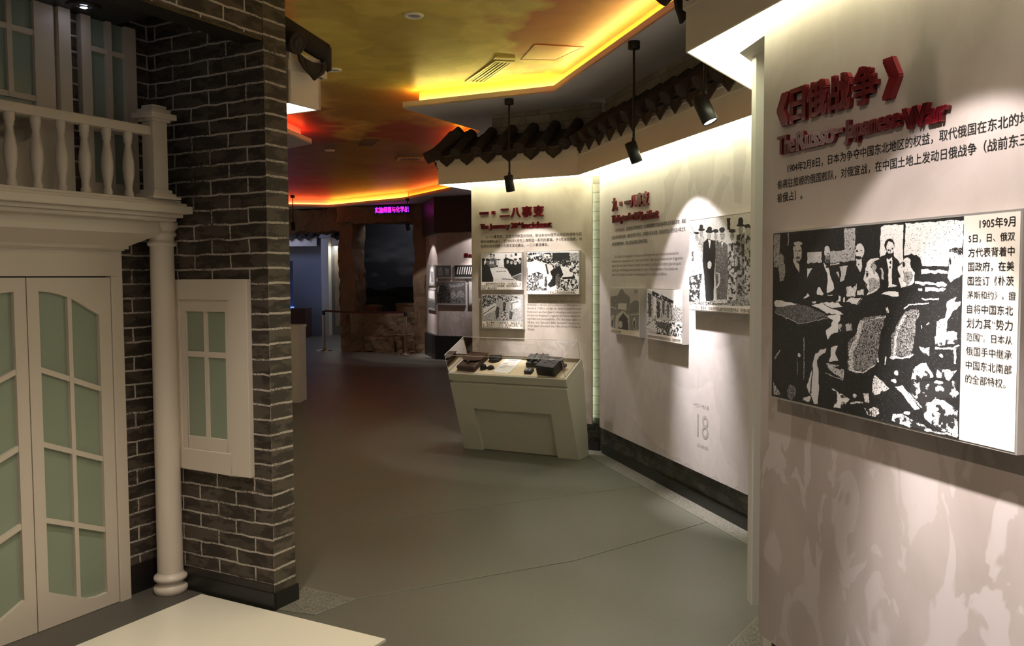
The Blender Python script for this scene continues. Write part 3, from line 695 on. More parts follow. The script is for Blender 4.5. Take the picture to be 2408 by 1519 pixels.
heading([('The', .281, .385, 2.068, 2.130), ('September', .400, .745, 2.052, 2.128), ('18', .760, .830, 2.062, 2.122), ('th', .835, .870, 2.090, 2.124), ('Incident', .890, 1.188, 2.052, 2.116)], S, pS, 'heading_word', 0.016, (.062, .02), 0.04, -0.004)
letters([('1931年9月18日，驻沈阳的日军制造借口，以“柳条湖事件”为由向中国东北军发起进攻，挑起', .368, 1.673, 1.975, 2.018), ('长达14年的侵华战争。事变后仅四个多月，日军侵占东北全境，开始对东北人民长达14年之久', .295, 1.673, 1.918, 1.960), ('的奴役和殖民统治，东北人民从此陷入苦难的深渊。', .295, 1.030, 1.862, 1.905)], S, pS, 'body_text', M['ink'], .0012, .006)
ES = ['On 18 Sep 1931, the Japanese army stationed in Shenyang made up an excuse and attacked the', 'northeast army on the grounds of the "Liutiao Lake Incident", which then provoked the war of aggression', 'against China that lasted 14 years. In merely four months or so after the incident, Japan occupied', 'Liaoning, Jilin and Heilongjiang, marking the start of 14 years of the enslavement of and colonial rule', 'people in the northeast. Since then, the northeast people fell into the abyss of suffering.']
letters([(l, .36 if i == 0 else .295, (1.56, 1.63, 1.60, 1.55, 1.37)[i], 1.760 - i * .0375, 1.792 - i * .0375) for i, l in enumerate(ES)], S, pS, 'english_text', M['inkgrey'], .0012, 0)
M['faint'] = plain('faint_print', (.42, .39, .38), .6)
letters([('18', 1.86, 2.02, .50, .66)], S, pS, 'calendar_numeral', M['faint'], .0010, 0, 'ink')
letters([('一九三一年九月', 1.80, 2.02, .70, .735), ('星期五', 1.86, 2.02, .43, .455)], S, pS, 'calendar_text', M['faint'], .0010, 0)

# steel post at the panel's back corner
k = MB(); k.box(Fr((1.0, 3.475), 90), -.022, .055, -.03, .03, .25, 2.485)
tag(k.build('panel_post', M['post']), 'pale square post standing between the near panel and the September panel', 'post')
# feet under the near panel
for s_ in (.06,):
    k = MB(); k.box(F, s_, s_ + .035, -.06, -.022, 0, .27); k.build('foot', M['blackmetal'], pF)

# ================================================================== PHOTOGRAPHS
PRINTS = {}
PRINTS['treaty']=[(0.38,0.75,'5,6 47,8 48,128 87,199 49,208 7,207'),(0.38,0.9,'102,6 103,77 109,77 108,6'),(0.5,0.9,'231,124 321,126 322,184 231,188'),(0.42,0.8,'450,7 511,8 512,183 374,192 368,124 452,124'),(0.5,1,'196,127 192,154 183,173 169,180 155,172 145,152 140,125 144,98 154,79 167,72 181,80 192,101'),(0.018,0,'198,73 194,79 184,84 170,85 157,82 146,76 142,69 146,63 156,59 170,58 184,60 194,66'),(0.018,0,'151,104 150,113 148,120 144,123 141,120 138,113 137,103 138,93 140,86 144,84 147,87 150,94'),(0.018,0.9,'187,154 185,158 179,161 171,161 164,160 158,157 156,153 158,149 164,147 171,146 179,147 185,150'),(0.018,0.9,'183,175 181,178 177,180 172,181 166,180 162,178 161,174 162,171 166,168 172,168 177,169 181,171'),(0.018,0.8,'166,114 165,116 161,117 157,117 153,116 149,115 148,113 149,112 152,111 157,110 161,111 165,112'),(0.018,0.8,'191,115 190,117 187,118 183,118 179,118 176,116 175,115 176,113 179,112 183,112 187,112 190,114'),(0.018,0.7,'168,119 168,143 170,143 171,119'),(0.55,1,'141,154 149,164 180,187 181,240 167,220 141,183'),(0.35,0.8,'78,149 76,160 69,168 61,171 52,168 45,159 43,148 45,137 51,129 60,126 69,130 75,138'),(0.4,0.7,'52,188 84,189 88,238 77,288 53,293 38,213'),(0.5,1,'370,126 368,143 362,154 353,158 344,154 337,141 335,125 337,108 343,97 352,93 361,98 368,110'),(0.3,0.6,'371,169 369,181 363,189 355,192 346,188 340,180 337,168 340,157 346,149 354,146 362,149 369,158'),(0.018,0.8,'367,176 366,181 361,185 355,186 348,184 343,180 342,175 343,170 348,167 354,166 361,167 365,171'),(0.018,0.8,'371,140 370,141 366,143 361,143 356,142 353,141 351,139 353,138 356,137 361,136 366,137 370,138'),(0.62,1,'330,184 340,196 362,215 371,251 401,328 382,342 355,354 360,287 353,242'),(0.018,1,'362,211 361,214 358,216 354,217 350,216 347,214 346,211 347,207 350,205 354,204 358,205 361,208'),(0.5,1,'374,197 425,193 425,201 375,204'),(0.55,1,'232,217 264,215 233,269'),(0.5,0.9,'430,209 472,207 461,252 455,287 431,292 437,243'),(0.5,1,'409,238 421,236 426,274 417,265'),(0.6,1,'561,131 558,151 549,165 537,170 525,164 516,149 512,129 515,109 524,95 536,91 548,97 557,111'),(0.018,1,'545,163 543,167 537,169 530,170 522,169 517,166 515,162 517,159 522,157 530,156 537,157 543,160'),(0.018,0.8,'531,131 530,133 527,135 523,135 519,134 516,133 515,130 516,128 519,127 523,126 527,127 530,129'),(0.018,0.8,'550,131 549,133 547,134 545,134 542,134 540,132 539,131 540,129 542,128 545,127 547,128 549,129'),(0.6,1,'515,174 547,173 551,210 540,244 519,201'),(0.018,1,'537,203 537,206 536,208 534,209 532,208 530,206 529,203 530,200 531,198 533,197 535,198 537,200'),(0.6,1,'299,327 312,329 337,361 328,370 297,369 292,353'),(0.6,1,'208,388 239,361 253,379 218,390'),(0.6,1,'13,419 28,406 79,409 175,423 67,449 14,442'),(0.6,1,'266,405 292,408 287,418 269,416'),(0.16,0.55,'17,454 175,427 219,430 374,483 182,533 14,485'),(0.62,1,'262,428 358,407 421,408 448,429 390,439 338,414 333,416 383,441 417,449 455,465 422,473 369,469 314,449'),(0.62,1,'468,397 491,379 549,375 523,415 491,405'),(0.62,0.85,'467,322 494,318 499,326 523,300 518,370 468,375'),(0.62,0.9,'526,339 561,334 562,362 526,361'),(0.62,1,'423,370 432,370 435,403 407,404 421,395'),(0.62,1,'451,376 461,376 461,402 452,402'),(0.4,0.9,'19,486 182,540 365,494 364,491 183,536 21,483'),(0.62,1,'360,368 392,365 392,361 360,364'),(0.62,1,'359,481 434,472 435,506 425,516 424,570 385,582 366,615 353,562 380,542 384,523 394,509'),(0.4,1.45,'425,525 497,515 503,554 424,565'),(0.72,0.97,'572,193 593,177 631,174 637,181 612,190 608,220 623,241 638,270 641,320 625,337 575,364 587,342 574,321 578,308 563,287 558,279 566,249 564,223 570,210'),(0.42,0.75,'586,279 616,270 637,287 639,320 617,335 583,351 589,329'),(0.45,0.7,'606,186 623,220 615,253 594,219'),(0.018,0.9,'584,254 583,262 581,269 578,271 575,269 573,262 572,254 573,245 575,239 578,237 581,239 583,245'),(0.018,0.8,'569,242 586,238 585,235 568,238'),(0.018,0.9,'579,313 578,318 576,321 572,323 568,322 565,318 564,313 565,308 568,304 571,302 575,304 578,307'),(0.6,0.8,'637,227 651,251 648,278 658,279 662,249 646,222'),(0.4,0.8,'533,413 555,382 552,381 530,412'),(0.85,0.98,'641,11 748,11 749,191 734,206 710,165 687,82 666,155 640,170'),(0.85,0.95,'757,10 1000,16 998,140 947,141 942,219 835,217 820,177 786,154 754,167'),(0.018,1,'710,114 707,133 699,146 687,151 675,145 666,131 662,112 665,93 674,80 686,75 698,81 707,95'),(0.8,1,'707,122 705,138 698,149 689,152 680,148 673,136 670,120 672,105 679,94 688,90 697,95 704,107'),(0.018,1,'707,163 704,169 697,173 687,174 677,172 670,167 667,161 669,155 677,151 687,150 697,152 704,157'),(0.018,0.9,'688,133 687,136 685,138 682,138 678,137 676,135 675,133 676,130 678,129 681,128 685,129 687,131'),(0.018,0.9,'704,129 703,131 701,132 698,133 695,132 693,130 693,128 693,126 695,125 698,125 701,125 703,127'),(0.018,0.8,'689,131 686,152 689,152 691,132'),(0.85,1,'674,172 684,180 698,169 700,303 722,307 722,313 695,320 683,320 683,246'),(0.018,1,'693,197 693,201 692,204 690,205 688,204 687,201 686,197 687,193 688,190 690,189 691,190 693,193'),(0.018,1,'692,221 691,225 690,228 689,229 687,228 686,225 685,221 686,218 687,215 689,214 690,215 691,218'),(0.85,0.97,'753,183 771,173 787,192 787,231 804,243 803,295 742,323 736,299 731,275 743,271 731,246 724,222 742,206'),(0.5,0.75,'761,247 791,243 799,279 770,307 755,287'),(0.018,1,'757,209 756,216 754,220 751,222 749,220 747,215 746,208 746,202 748,197 751,195 754,197 756,202'),(0.018,0.7,'752,239 758,263 761,262 755,238'),(0.018,1,'829,205 826,226 818,242 806,247 794,241 785,225 782,203 785,182 793,166 805,161 816,167 825,183'),(0.85,0.95,'831,232 939,239 941,249 832,254'),(0.85,0.9,'805,291 865,292 893,302 903,292 923,292 942,309 934,315 872,306 807,306'),(0.85,0.9,'851,318 937,318 924,332 851,337'),(0.85,0.9,'817,331 837,333 837,322 817,321'),(0.88,0.93,'948,156 970,153 984,176 999,169 998,257 954,294 940,272 946,227 943,182'),(0.018,1,'955,197 954,206 953,213 950,216 948,213 946,206 945,197 946,188 947,181 950,178 952,181 954,188'),(0.018,0.9,'947,141 999,137 999,166 984,176 971,157 946,158'),(0.85,1,'649,355 677,342 732,341 733,363 706,366'),(0.85,0.95,'833,375 852,383 908,368 907,362 852,376 835,369'),(0.85,0.9,'759,429 780,409 824,401 867,397 867,392 823,395 779,403 755,425'),(0.4,0.5,'765,435 824,424 825,463 781,506 760,575 701,581 739,501'),(0.8,0.75,'780,435 754,477 728,527 705,570 714,575 736,532 762,482 788,440'),(0.85,0.8,'942,384 978,360 970,383 994,382 995,397 963,428 944,474 939,557 901,561 900,477 937,456'),(0.85,0.8,'673,424 677,449 689,446 685,421'),(0.8,0.9,'835,498 839,513 842,512 838,497'),(0.8,0.9,'859,497 870,485 867,482 857,494'),(0.7,0.7,'606,490 644,481 673,465 670,460 642,476 605,485'),(0.33,0.5,'558,477 671,461 648,566 633,715 527,776 480,760 482,618 523,569'),(0.62,0.75,'543,492 517,593 485,670 486,764 511,760 509,672 540,598 566,497'),(0.7,0.9,'489,767 564,769 627,719 623,714 563,762 490,760'),(0.6,0.8,'586,491 672,472 671,467 585,486'),(0.3,0.55,'760,439 814,420 809,551 795,651 700,667 702,561'),(0.6,0.8,'755,454 717,558 710,661 722,661 728,560 766,457'),(0.8,1,'699,666 757,672 804,644 802,639 756,665 700,660'),(0.5,1,'296,701 318,680 357,665 351,690 314,713 302,745 311,784 312,865 319,884 309,963 307,986 285,989 264,935 275,781 283,727'),(0.5,1,'275,781 259,936 238,903 258,842'),(0.018,1,'272,773 265,931 270,930 278,773'),(0.55,1,'387,650 425,642 407,687 432,725 371,737 384,702'),(0.5,0.75,'359,745 435,750 401,763 461,769 460,823 415,800 376,782'),(0.5,0.9,'352,803 456,826 457,823 354,800'),(0.5,1,'197,722 196,728 193,732 188,735 184,734 181,730 180,724 181,718 184,713 188,711 192,712 195,716'),(0.3,0.6,'214,616 218,865 224,864 221,615'),(0.25,0.6,'174,737 175,838 180,838 179,737'),(0.4,0.6,'13,909 66,978 14,993'),(0.3,0.7,'26,768 61,711 52,708 17,765'),(0.7,1.5,'391,879 494,918 451,981 405,983 425,916'),(0.7,1.55,'625,770 697,826 648,861 604,880 625,817'),(0.7,0.8,'567,876 593,868 598,915 575,920'),(0.7,0.9,'532,895 531,901 527,906 521,909 516,908 512,905 510,899 512,893 515,887 521,885 526,885 530,889'),(0.7,0.8,'499,948 530,938 564,931 564,921 529,928 498,939'),(0.7,1.6,'572,950 642,939 650,963 621,988 588,981'),(0.25,0.4,'170,945 166,969 156,988 141,998 126,994 115,979 111,956 115,932 125,913 140,904 155,907 166,923'),(0.5,1.35,'213,970 268,947 260,981 213,987'),(0.85,1.7,'812,695 858,671 893,732 859,750 797,761'),(0.85,1.62,'903,685 968,696 985,689 958,737 908,734'),(0.85,0.95,'720,817 757,798 791,843 839,897 816,906 775,868 754,833'),(0.85,1.58,'846,882 906,833 935,839 993,871 995,986 901,970 859,938'),(0.9,1,'918,883 915,891 907,898 896,902 885,903 877,900 873,893 876,886 884,879 896,874 907,874 915,877'),(0.85,1.55,'711,987 718,950 756,937 879,979 995,986 991,991 785,995'),(0.85,1,'931,633 930,637 927,640 924,642 921,641 918,638 917,634 918,630 921,627 924,625 927,626 930,629'),(0.85,1,'696,675 751,672 788,658 806,640 803,637 786,653 751,667 697,669'),(0.85,1,'897,601 923,604 967,598 994,577 990,570 965,590 924,595 898,592'),(0.85,0.9,'973,595 976,663 984,661 980,594'),(0.85,0.9,'826,600 875,601 872,642 857,626 845,627'),(0.8,0.9,'633,681 638,703 643,701 638,679'),(0.8,0.9,'672,671 671,711 676,710 678,670'),(0.85,1.7,'893,547 950,518 985,515 986,566 937,579 901,592'),(0.8,1.12,'797,769 986,737 988,816 899,834 846,878 794,829'),(0.8,0.9,'796,923 794,928 788,932 780,935 772,936 766,934 764,931 766,926 772,921 780,918 788,918 794,919'),(0.85,0.9,'994,791 993,798 988,804 983,808 977,807 972,802 970,796 972,788 976,782 982,779 988,780 992,784'),(0.7,0.6,'613,933 645,944 632,983 614,987'),(0.75,0.8,'619,773 660,793 695,822 639,864 612,860'),(0.7,0.9,'737,740 736,748 733,754 728,757 723,756 719,751 717,744 718,736 722,730 727,727 732,728 736,733'),(0.7,0.9,'728,781 726,786 722,790 716,793 709,793 705,790 703,785 704,780 709,776 715,774 722,774 726,777'),(0.8,0.8,'751,806 844,894 849,888 756,800'),(0.8,0.8,'934,754 931,758 925,762 916,765 906,766 900,764 897,760 899,756 906,752 915,749 924,748 931,750')]
PRINTS['talks']=[(0.018,1,'19,178 74,225 73,409 170,258 362,194 374,491 224,526 251,641 304,870 276,1004 14,1003'),(0.3,0.9,'283,108 278,140 265,164 247,172 230,163 217,139 212,106 217,74 230,51 248,43 266,52 279,76'),(0.3,0.9,'354,118 350,148 337,170 321,178 305,169 293,147 289,116 293,86 305,64 322,56 338,65 350,87'),(0.4,1,'208,316 203,354 189,382 169,391 150,381 136,353 131,314 137,276 151,249 170,239 189,249 203,278'),(0.4,1,'307,318 303,348 293,371 279,378 266,370 256,347 252,317 256,287 266,264 280,257 293,265 303,288'),(0.018,1,'565,210 632,156 765,234 924,313 1004,165 1001,875 816,893 737,798 657,571 577,494'),(0.5,0.85,'693,300 688,338 676,365 658,375 641,364 628,336 624,299 628,261 641,234 659,224 676,235 689,262'),(0.5,0.85,'789,329 785,362 773,387 757,396 741,386 729,361 725,327 730,294 741,269 757,260 773,270 785,295'),(0.55,0.85,'892,331 887,376 872,408 852,420 833,408 818,374 813,329 818,284 833,252 853,240 873,253 887,286'),(0.5,0.85,'987,307 983,344 971,371 956,381 940,371 928,343 924,305 929,268 940,241 956,231 972,242 983,269'),(0.018,1,'699,218 693,232 679,243 659,247 639,242 624,231 619,216 624,201 639,190 659,186 679,191 694,202'),(0.018,1,'895,230 890,247 874,259 853,263 832,258 816,245 811,228 816,211 832,199 853,195 874,200 890,213'),(0.3,1,'646,92 642,118 632,137 619,144 605,136 596,117 592,90 596,64 606,45 619,38 633,46 642,65'),(0.3,1,'782,96 778,124 767,144 752,151 738,143 727,122 723,94 727,66 738,46 753,39 767,47 778,68'),(0.018,1,'899,58 894,84 881,103 864,109 847,102 834,82 830,56 835,30 847,11 864,5 882,12 894,32'),(0.018,1,'15,830 304,832 304,1004 14,1003'),(0.35,0.8,'416,241 497,243 497,213 416,211'),(0.35,0.7,'441,503 630,544 632,521 443,480'),(0.2,1,'520,910 815,949 817,911 523,872'),(0.15,0.8,'763,798 1002,688 1001,987 869,949'),(0.018,1,'431,454 425,472 410,486 388,491 366,485 350,471 344,452 350,433 366,419 388,415 410,420 426,434'),(0.018,1,'281,32 276,43 264,51 248,54 231,50 219,42 215,30 220,19 232,11 248,8 264,12 276,21'),(0.018,1,'352,53 348,64 337,73 322,75 307,72 296,63 292,51 296,40 307,32 322,30 337,33 348,42'),(0.05,0.9,'192,190 302,166 389,195 388,491 224,507 169,372'),(0.45,1,'268,329 264,357 253,378 238,385 223,377 212,356 208,327 212,299 224,278 239,271 254,279 265,300'),(0.45,1,'326,330 322,355 313,372 301,379 289,372 280,354 277,329 280,304 289,286 301,280 314,287 323,305'),(0.018,1,'214,228 207,255 189,274 164,281 140,273 122,253 115,226 122,199 140,180 165,174 190,182 208,202'),(0.018,0.9,'173,315 170,353 163,381 153,391 143,381 136,353 134,314 137,276 144,248 154,238 163,249 170,277'),(0.018,1,'104,218 98,245 82,264 60,271 38,263 21,243 16,216 22,189 38,170 60,163 82,171 98,191'),(0.018,1,'832,328 885,321 884,303 831,309'),(0.018,1,'795,250 790,267 776,279 757,283 739,278 725,265 720,248 725,231 739,219 758,215 776,220 790,233'),(0.018,1,'998,210 994,229 982,242 967,247 951,241 939,227 935,208 939,190 951,177 967,172 983,177 994,191'),(0.018,1,'592,155 646,156 636,457 577,456'),(0.7,1,'332,718 631,578 737,760 763,873 549,880 304,870'),(0.6,0.9,'766,846 992,717 986,696 760,825'),(0.7,1,'713,798 709,820 701,837 688,843 676,837 668,820 665,797 668,775 677,758 689,752 701,758 710,775'),(0.018,0.8,'387,652 631,636 630,618 387,633'),(0.018,0.9,'473,227 467,240 451,250 430,253 408,248 392,238 386,225 392,212 408,202 430,199 451,204 467,214'),(0.018,0.6,'424,245 415,529 426,530 435,245')]
PRINTS['smoke']=[(0.018,1.82,'-2,11 1000,40 1000,301 877,327 794,408 670,378 481,347 290,259 161,200 96,255 -2,253'),(0.8,0.9,'53,98 290,28 226,117 161,115 96,176'),(0.6,0.5,'836,35 1000,40 1000,219 836,270'),(0.018,1,'502,26 826,35 826,159 649,253 502,194'),(0.018,1,'544,404 649,364 721,574 648,713 543,881 458,923 405,853 501,684 459,515'),(0.018,0.9,'358,322 400,571 358,703 390,720 434,571 391,313'),(0.018,1.55,'-3,595 224,513 374,627 374,853 223,994 -5,995'),(0.018,1.5,'648,713 999,715 999,1005 543,1007'),(0.018,1,'690,657 877,645 907,562 938,701 690,708'),(0.018,1.55,'774,352 1000,219 999,632 835,520'),(0.018,0.7,'-16,397 5,711 31,708 10,394'),(0.018,0.8,'-4,881 352,952 416,999 -5,1007'),(0.018,0.8,'200,711 196,773 185,819 170,836 155,819 144,773 140,710 144,648 155,602 170,586 185,603 196,648'),(0.018,0.8,'303,683 300,725 290,756 278,768 265,756 255,725 252,683 256,640 265,609 278,598 291,609 300,641'),(0.018,0.8,'657,727 650,811 631,872 606,895 581,872 563,811 556,727 563,643 581,581 607,559 632,582 650,643'),(0.018,1.7,'617,322 609,377 586,418 554,433 523,417 500,376 491,319 500,264 523,223 555,209 586,224 609,266'),(0.85,1,'395,571 501,628 459,768 385,712'),(0.8,0.95,'670,434 774,436 815,547 711,602'),(0.018,0.9,'86,597 107,967 124,966 103,596'),(0.018,0.9,'227,568 204,880 221,882 244,570'),(0.018,0.9,'408,810 403,867 390,908 373,923 356,908 344,867 340,810 344,754 357,713 374,698 391,713 403,754'),(0.7,1.5,'502,124 485,154 439,175 375,182 311,172 264,149 247,117 264,87 311,65 375,59 439,69 485,92'),(0.85,0.9,'224,725 353,683 341,881 245,895'),(0.018,1.7,'3,978 223,1020 398,976 391,926 223,969 9,927')]
PRINTS['field']=[(0.018,1.6,'11,19 584,14 421,194 257,401 9,488'),(0.018,0.8,'27,130 141,339 213,251 324,45 303,20 193,225 154,303 49,105'),(0.75,0.85,'36,529 326,318 393,520 35,817'),(0.018,0.8,'28,769 332,433 319,407 15,742'),(0.018,0.9,'366,440 434,479 419,825 350,950 338,644'),(0.018,0.9,'529,254 604,313 582,617 523,599'),(0.018,0.9,'689,574 774,673 733,925 675,927'),(0.75,0.8,'717,230 956,167 955,467 756,532'),(0.018,1.5,'476,112 744,29 956,67 744,230 529,274'),(0.018,0.8,'756,552 754,323 906,267 900,228 733,298 729,553'),(0.018,1.4,'474,681 662,595 634,960 445,967')]
PRINTS['men']=[(0.5,1.75,'44,235 141,218 163,309 155,634 25,650'),(0.55,1.8,'148,210 225,200 229,635 166,635'),(0.35,1.7,'368,258 437,256 438,388 379,385'),(0.75,0.8,'-7,15 108,142 66,303 -4,366'),(0.018,1,'549,27 596,25 597,154 560,150'),(0.55,1.6,'571,303 680,281 687,940 577,944'),(0.3,1.5,'679,221 785,200 793,950 678,940'),(0.45,1.55,'793,142 867,135 877,954 793,935'),(0.7,0.7,'66,237 205,215 219,635 69,683'),(0.018,1.75,'-2,666 198,627 158,981 1,1005'),(0.018,1,'216,264 277,228 378,259 403,355 382,637 371,969 263,989 229,635 207,473'),(0.85,1,'288,240 328,252 309,350'),(0.45,0.9,'332,196 328,219 318,236 304,241 290,234 279,215 275,191 278,168 289,151 303,146 317,153 328,172'),(0.018,1,'363,151 356,162 335,168 307,168 279,163 258,153 250,141 257,131 278,124 307,124 335,130 356,140'),(0.018,1,'341,122 337,136 324,146 307,148 290,142 277,131 272,116 277,102 289,93 306,91 324,96 336,108'),(0.09,0.85,'398,308 485,267 561,318 578,639 558,945 424,951 392,637'),(0.85,1,'470,281 504,276 490,347'),(0.45,0.9,'525,211 520,239 508,258 491,264 474,255 461,234 456,206 460,178 473,159 490,153 507,162 520,183'),(0.018,1,'526,150 521,165 505,175 484,177 463,171 448,159 442,143 447,128 463,118 484,116 505,122 520,134'),(0.018,0.8,'487,197 485,200 481,202 475,203 469,201 465,199 464,196 465,193 469,191 475,190 481,192 485,194'),(0.018,0.8,'519,200 517,203 513,205 508,205 502,204 498,201 496,198 498,195 502,193 507,193 513,194 517,197'),(0.018,0.8,'475,238 506,241 506,234 475,232'),(0.4,0.9,'215,170 211,191 201,206 188,210 174,203 164,187 160,166 163,145 173,130 187,126 201,133 211,149'),(0.018,1,'237,121 231,130 212,135 187,136 162,131 143,122 136,112 143,102 161,97 187,97 212,102 230,111'),(0.018,1,'212,86 208,100 197,110 183,113 168,107 157,96 153,81 157,66 167,57 182,54 197,60 208,71'),(0.38,0.9,'143,210 139,231 129,246 114,250 98,243 87,227 83,205 87,184 98,170 113,165 128,172 139,188'),(0.018,1,'156,154 150,161 134,165 113,165 91,161 75,155 69,147 75,140 91,136 113,136 134,139 150,146'),(0.4,0.9,'421,215 418,235 410,248 398,253 386,247 377,232 374,212 377,192 385,179 397,174 409,181 418,196'),(0.018,1,'436,154 431,165 417,172 397,173 377,168 363,159 357,148 362,137 377,130 397,129 416,134 431,143'),(0.35,0.9,'651,233 647,256 636,271 622,276 607,269 596,252 592,229 596,206 606,191 621,186 636,193 646,211'),(0.018,1,'668,175 662,186 645,192 621,193 597,188 580,179 573,167 579,156 597,149 621,148 644,153 662,163'),(0.38,0.9,'760,169 757,193 747,211 733,216 718,208 708,189 704,163 707,138 717,121 731,116 746,124 756,143'),(0.018,1,'766,88 762,113 749,130 732,135 714,126 701,107 696,81 700,56 713,39 731,34 748,43 761,63'),(0.018,1,'784,124 777,130 758,134 732,133 705,129 685,121 678,113 685,107 705,103 731,104 758,108 777,116'),(0.018,1,'859,141 854,152 839,160 819,161 798,156 783,146 777,133 782,122 798,115 818,114 839,119 853,129'),(0.5,1,'849,191 846,210 836,223 823,227 809,220 799,206 795,186 798,168 808,155 822,151 836,157 846,172'),(0.85,1,'341,533 337,557 326,574 311,580 296,574 284,556 280,532 284,508 295,491 310,485 325,492 337,509'),(0.8,0.9,'401,628 441,639 442,745 405,790 421,798 461,748 460,635 409,614'),(0.018,0.7,'548,476 623,524 634,512 559,464'),(0.018,0.5,'1,968 876,910 877,976 1,1005'),(0.8,0.9,'404,928 558,922 559,960 385,968'),(0.1,0.7,'55,303 101,569 123,568 77,303'),(0.018,0.8,'655,339 649,639 664,640 670,340')]
PRINTS['gate']=[(0.2,0.9,'3,214 273,171 361,31 444,6 525,112 695,197 695,456 4,426'),(0.25,0.8,'3,355 998,504 1000,958 5,1060'),(0.62,1,'288,370 588,355 574,530 273,508'),(0.6,0.9,'174,1008 199,693 445,539 682,657 683,990'),(0.018,1,'299,1013 313,736 469,598 622,712 660,1043'),(0.2,0.9,'704,356 864,266 997,293 998,504 705,572'),(0.65,0.9,'897,804 890,877 871,932 844,954 816,937 796,886 789,814 796,741 815,686 843,665 870,682 890,733'),(0.018,0.9,'879,839 875,888 862,926 844,941 825,929 812,894 807,845 812,796 825,758 843,743 861,755 874,790'),(0.6,0.8,'4,707 122,664 123,1013 5,1025'),(0.018,0.9,'107,875 103,928 90,967 72,983 54,971 40,933 35,881 40,828 53,788 71,773 89,785 103,823'),(0.55,0.9,'-1,492 219,514 228,487 8,464'),(0.5,0.9,'707,635 1000,597 997,572 704,609'),(0.6,0.9,'441,879 432,924 407,959 373,974 339,966 313,936 304,892 313,846 338,811 373,796 407,805 432,836'),(0.4,0.7,'957,68 948,94 926,114 895,122 863,115 840,97 831,71 840,45 863,25 894,17 925,24 948,42')]
PRINTS['ruin']=[(0.5,1.8,'10,14 261,70 461,156 760,265 770,708 264,799 13,679'),(0.018,1.85,'158,36 461,126 767,235 768,300 462,248 158,136'),(0.018,0.9,'19,77 137,105 140,606 56,644'),(0.018,0.9,'294,239 391,281 393,618 304,656'),(0.75,0.9,'196,166 278,187 280,596 198,602'),(0.018,0.85,'454,233 525,275 518,578 455,522'),(0.018,0.85,'586,302 648,329 650,629 596,603'),(0.018,0.7,'686,328 731,355 740,651 695,655'),(0.018,0.8,'812,321 832,615 854,612 834,319'),(0.5,0.6,'768,382 1015,340 1017,686 770,708'),(0.018,1.5,'-8,681 770,678 1017,744 1019,1019 -7,1015'),(0.7,0.8,'14,901 140,700 265,845 306,981 -7,1005'),(0.018,0.85,'264,721 620,721 696,804 621,1022 543,879 305,842')]

def photo(fr, s0, s1, z0, z1, n, label, prints, captions=None, rim=.006, papermat='caption', group='framed photographs on the panels'):
    tt = thing('framed_photograph', fr.W((s0 + s1) / 2, 0, z0), label, 'photograph', group)
    k = MB(); k.box(fr, s0, s1, .0005, n - .001, z0, z1); k.build('frame', M['frame'], tt)
    k = MB(); k.box(fr, s0 + rim, s1 - rim, n - .002, n + .0004, z0 + rim, z1 - rim); k.build('mount', M[papermat], tt)
    for key, a0, a1, b0, b1, h, w, base, bg in prints:
        im = paint(h, w, PRINTS[key] if isinstance(key, str) else key, base, bg)
        grid_mesh('print', fr.W(a0, n + .0008, b1), fr.W(a1, n + .0008, b1), fr.W(a0, n + .0008, b0), im, M['print'], tt)
    if captions: letters(captions, fr, tt, 'caption', M['ink'], .0006, .003, n=n + .0008)
    return tt
CAP = ['1905年9月', '5日，日、俄双', '方代表背着中', '国政府，在美', '国签订《朴茨', '茅斯和约》，擅', '自将中国东北', '划为其“势力', '范围”。日本从', '俄国手中继承', '中国东北南部', '的全部特权。']
caps = []
for i, l in enumerate(CAP):
    zt = 1.742 - i * .0355; x0, x1 = 1.026, 1.166
    if i == 0: x0 = 1.060
    if i == 11: x1 = 1.150
    if '，擅' in l: x1 = 1.172
    caps.append((l, x0, x1, zt - .026, zt))
photo(F, .1445, 1.186, 1.171, 1.757, .05, 'largest framed black and white photograph of men in suits meeting round a table', [('treaty', .150, 1.009, 1.177, 1.751, 430, 620, .018, (.975, .10))], caps, rim=.006)
photo(J, .127, .588, 1.483, 1.844, .04, 'photograph of men facing across a table, upper left on the January panel', [('talks', .133, .582, 1.562, 1.838, 200, 300, .66, None)],
      [('国民党政府对日妥协，1933年5月，与', .185, .578, 1.533, 1.556), ('日军签订了认可日军侵略、限制中国军队行', .138, .578, 1.511, 1.532), ('动的《塘沽协定》。', .138, .33, 1.489, 1.510)])
photo(J, .134, .596, 1.108, 1.443, .04, 'photograph of soldiers crossing a field, lower left on the January panel', [('field', .140, .590, 1.182, 1.437, 200, 300, .52, (.72, .03))],
      [('驻上海的十九路军官兵，奋起反抗日', .185, .585, 1.156, 1.178), ('军，坚持战斗三个多月，给日军以重创。这', .145, .585, 1.134, 1.155), ('是中国军队在小胡庙反击敌人。', .145, .47, 1.112, 1.133)])
photo(J, .633, 1.185, 1.443, 1.848, .04, 'photograph of black smoke over a burning street, right side of the January panel', [('smoke', .639, 1.179, 1.480, 1.842, 250, 360, .78, None)],
      [('日军在上海发动攻击的情景。', .86, 1.150, 1.450, 1.474)])
photo(S, 1.822, 2.75, 1.372, 1.987, .05, 'tall photograph of a group of men in hats, brightly lit on the September panel', [('men', 1.828, 2.745, 1.412, 1.981, 300, 330, .74, (.96, .4))],
      [('九一八事变中，日本关东军在被炸现场放置的伪证（所谓中国士兵使用的', 1.92, 2.742, 1.379, 1.408)])
photo(S, .378, .99, 1.125, 1.514, .05, 'smaller photograph of an arched gateway, lower left on the September panel', [('gate', .384, .984, 1.172, 1.508, 180, 180, .50, (.97, .3))], [('日本占领辽宁省政府', .395, .62, 1.132, 1.162)])
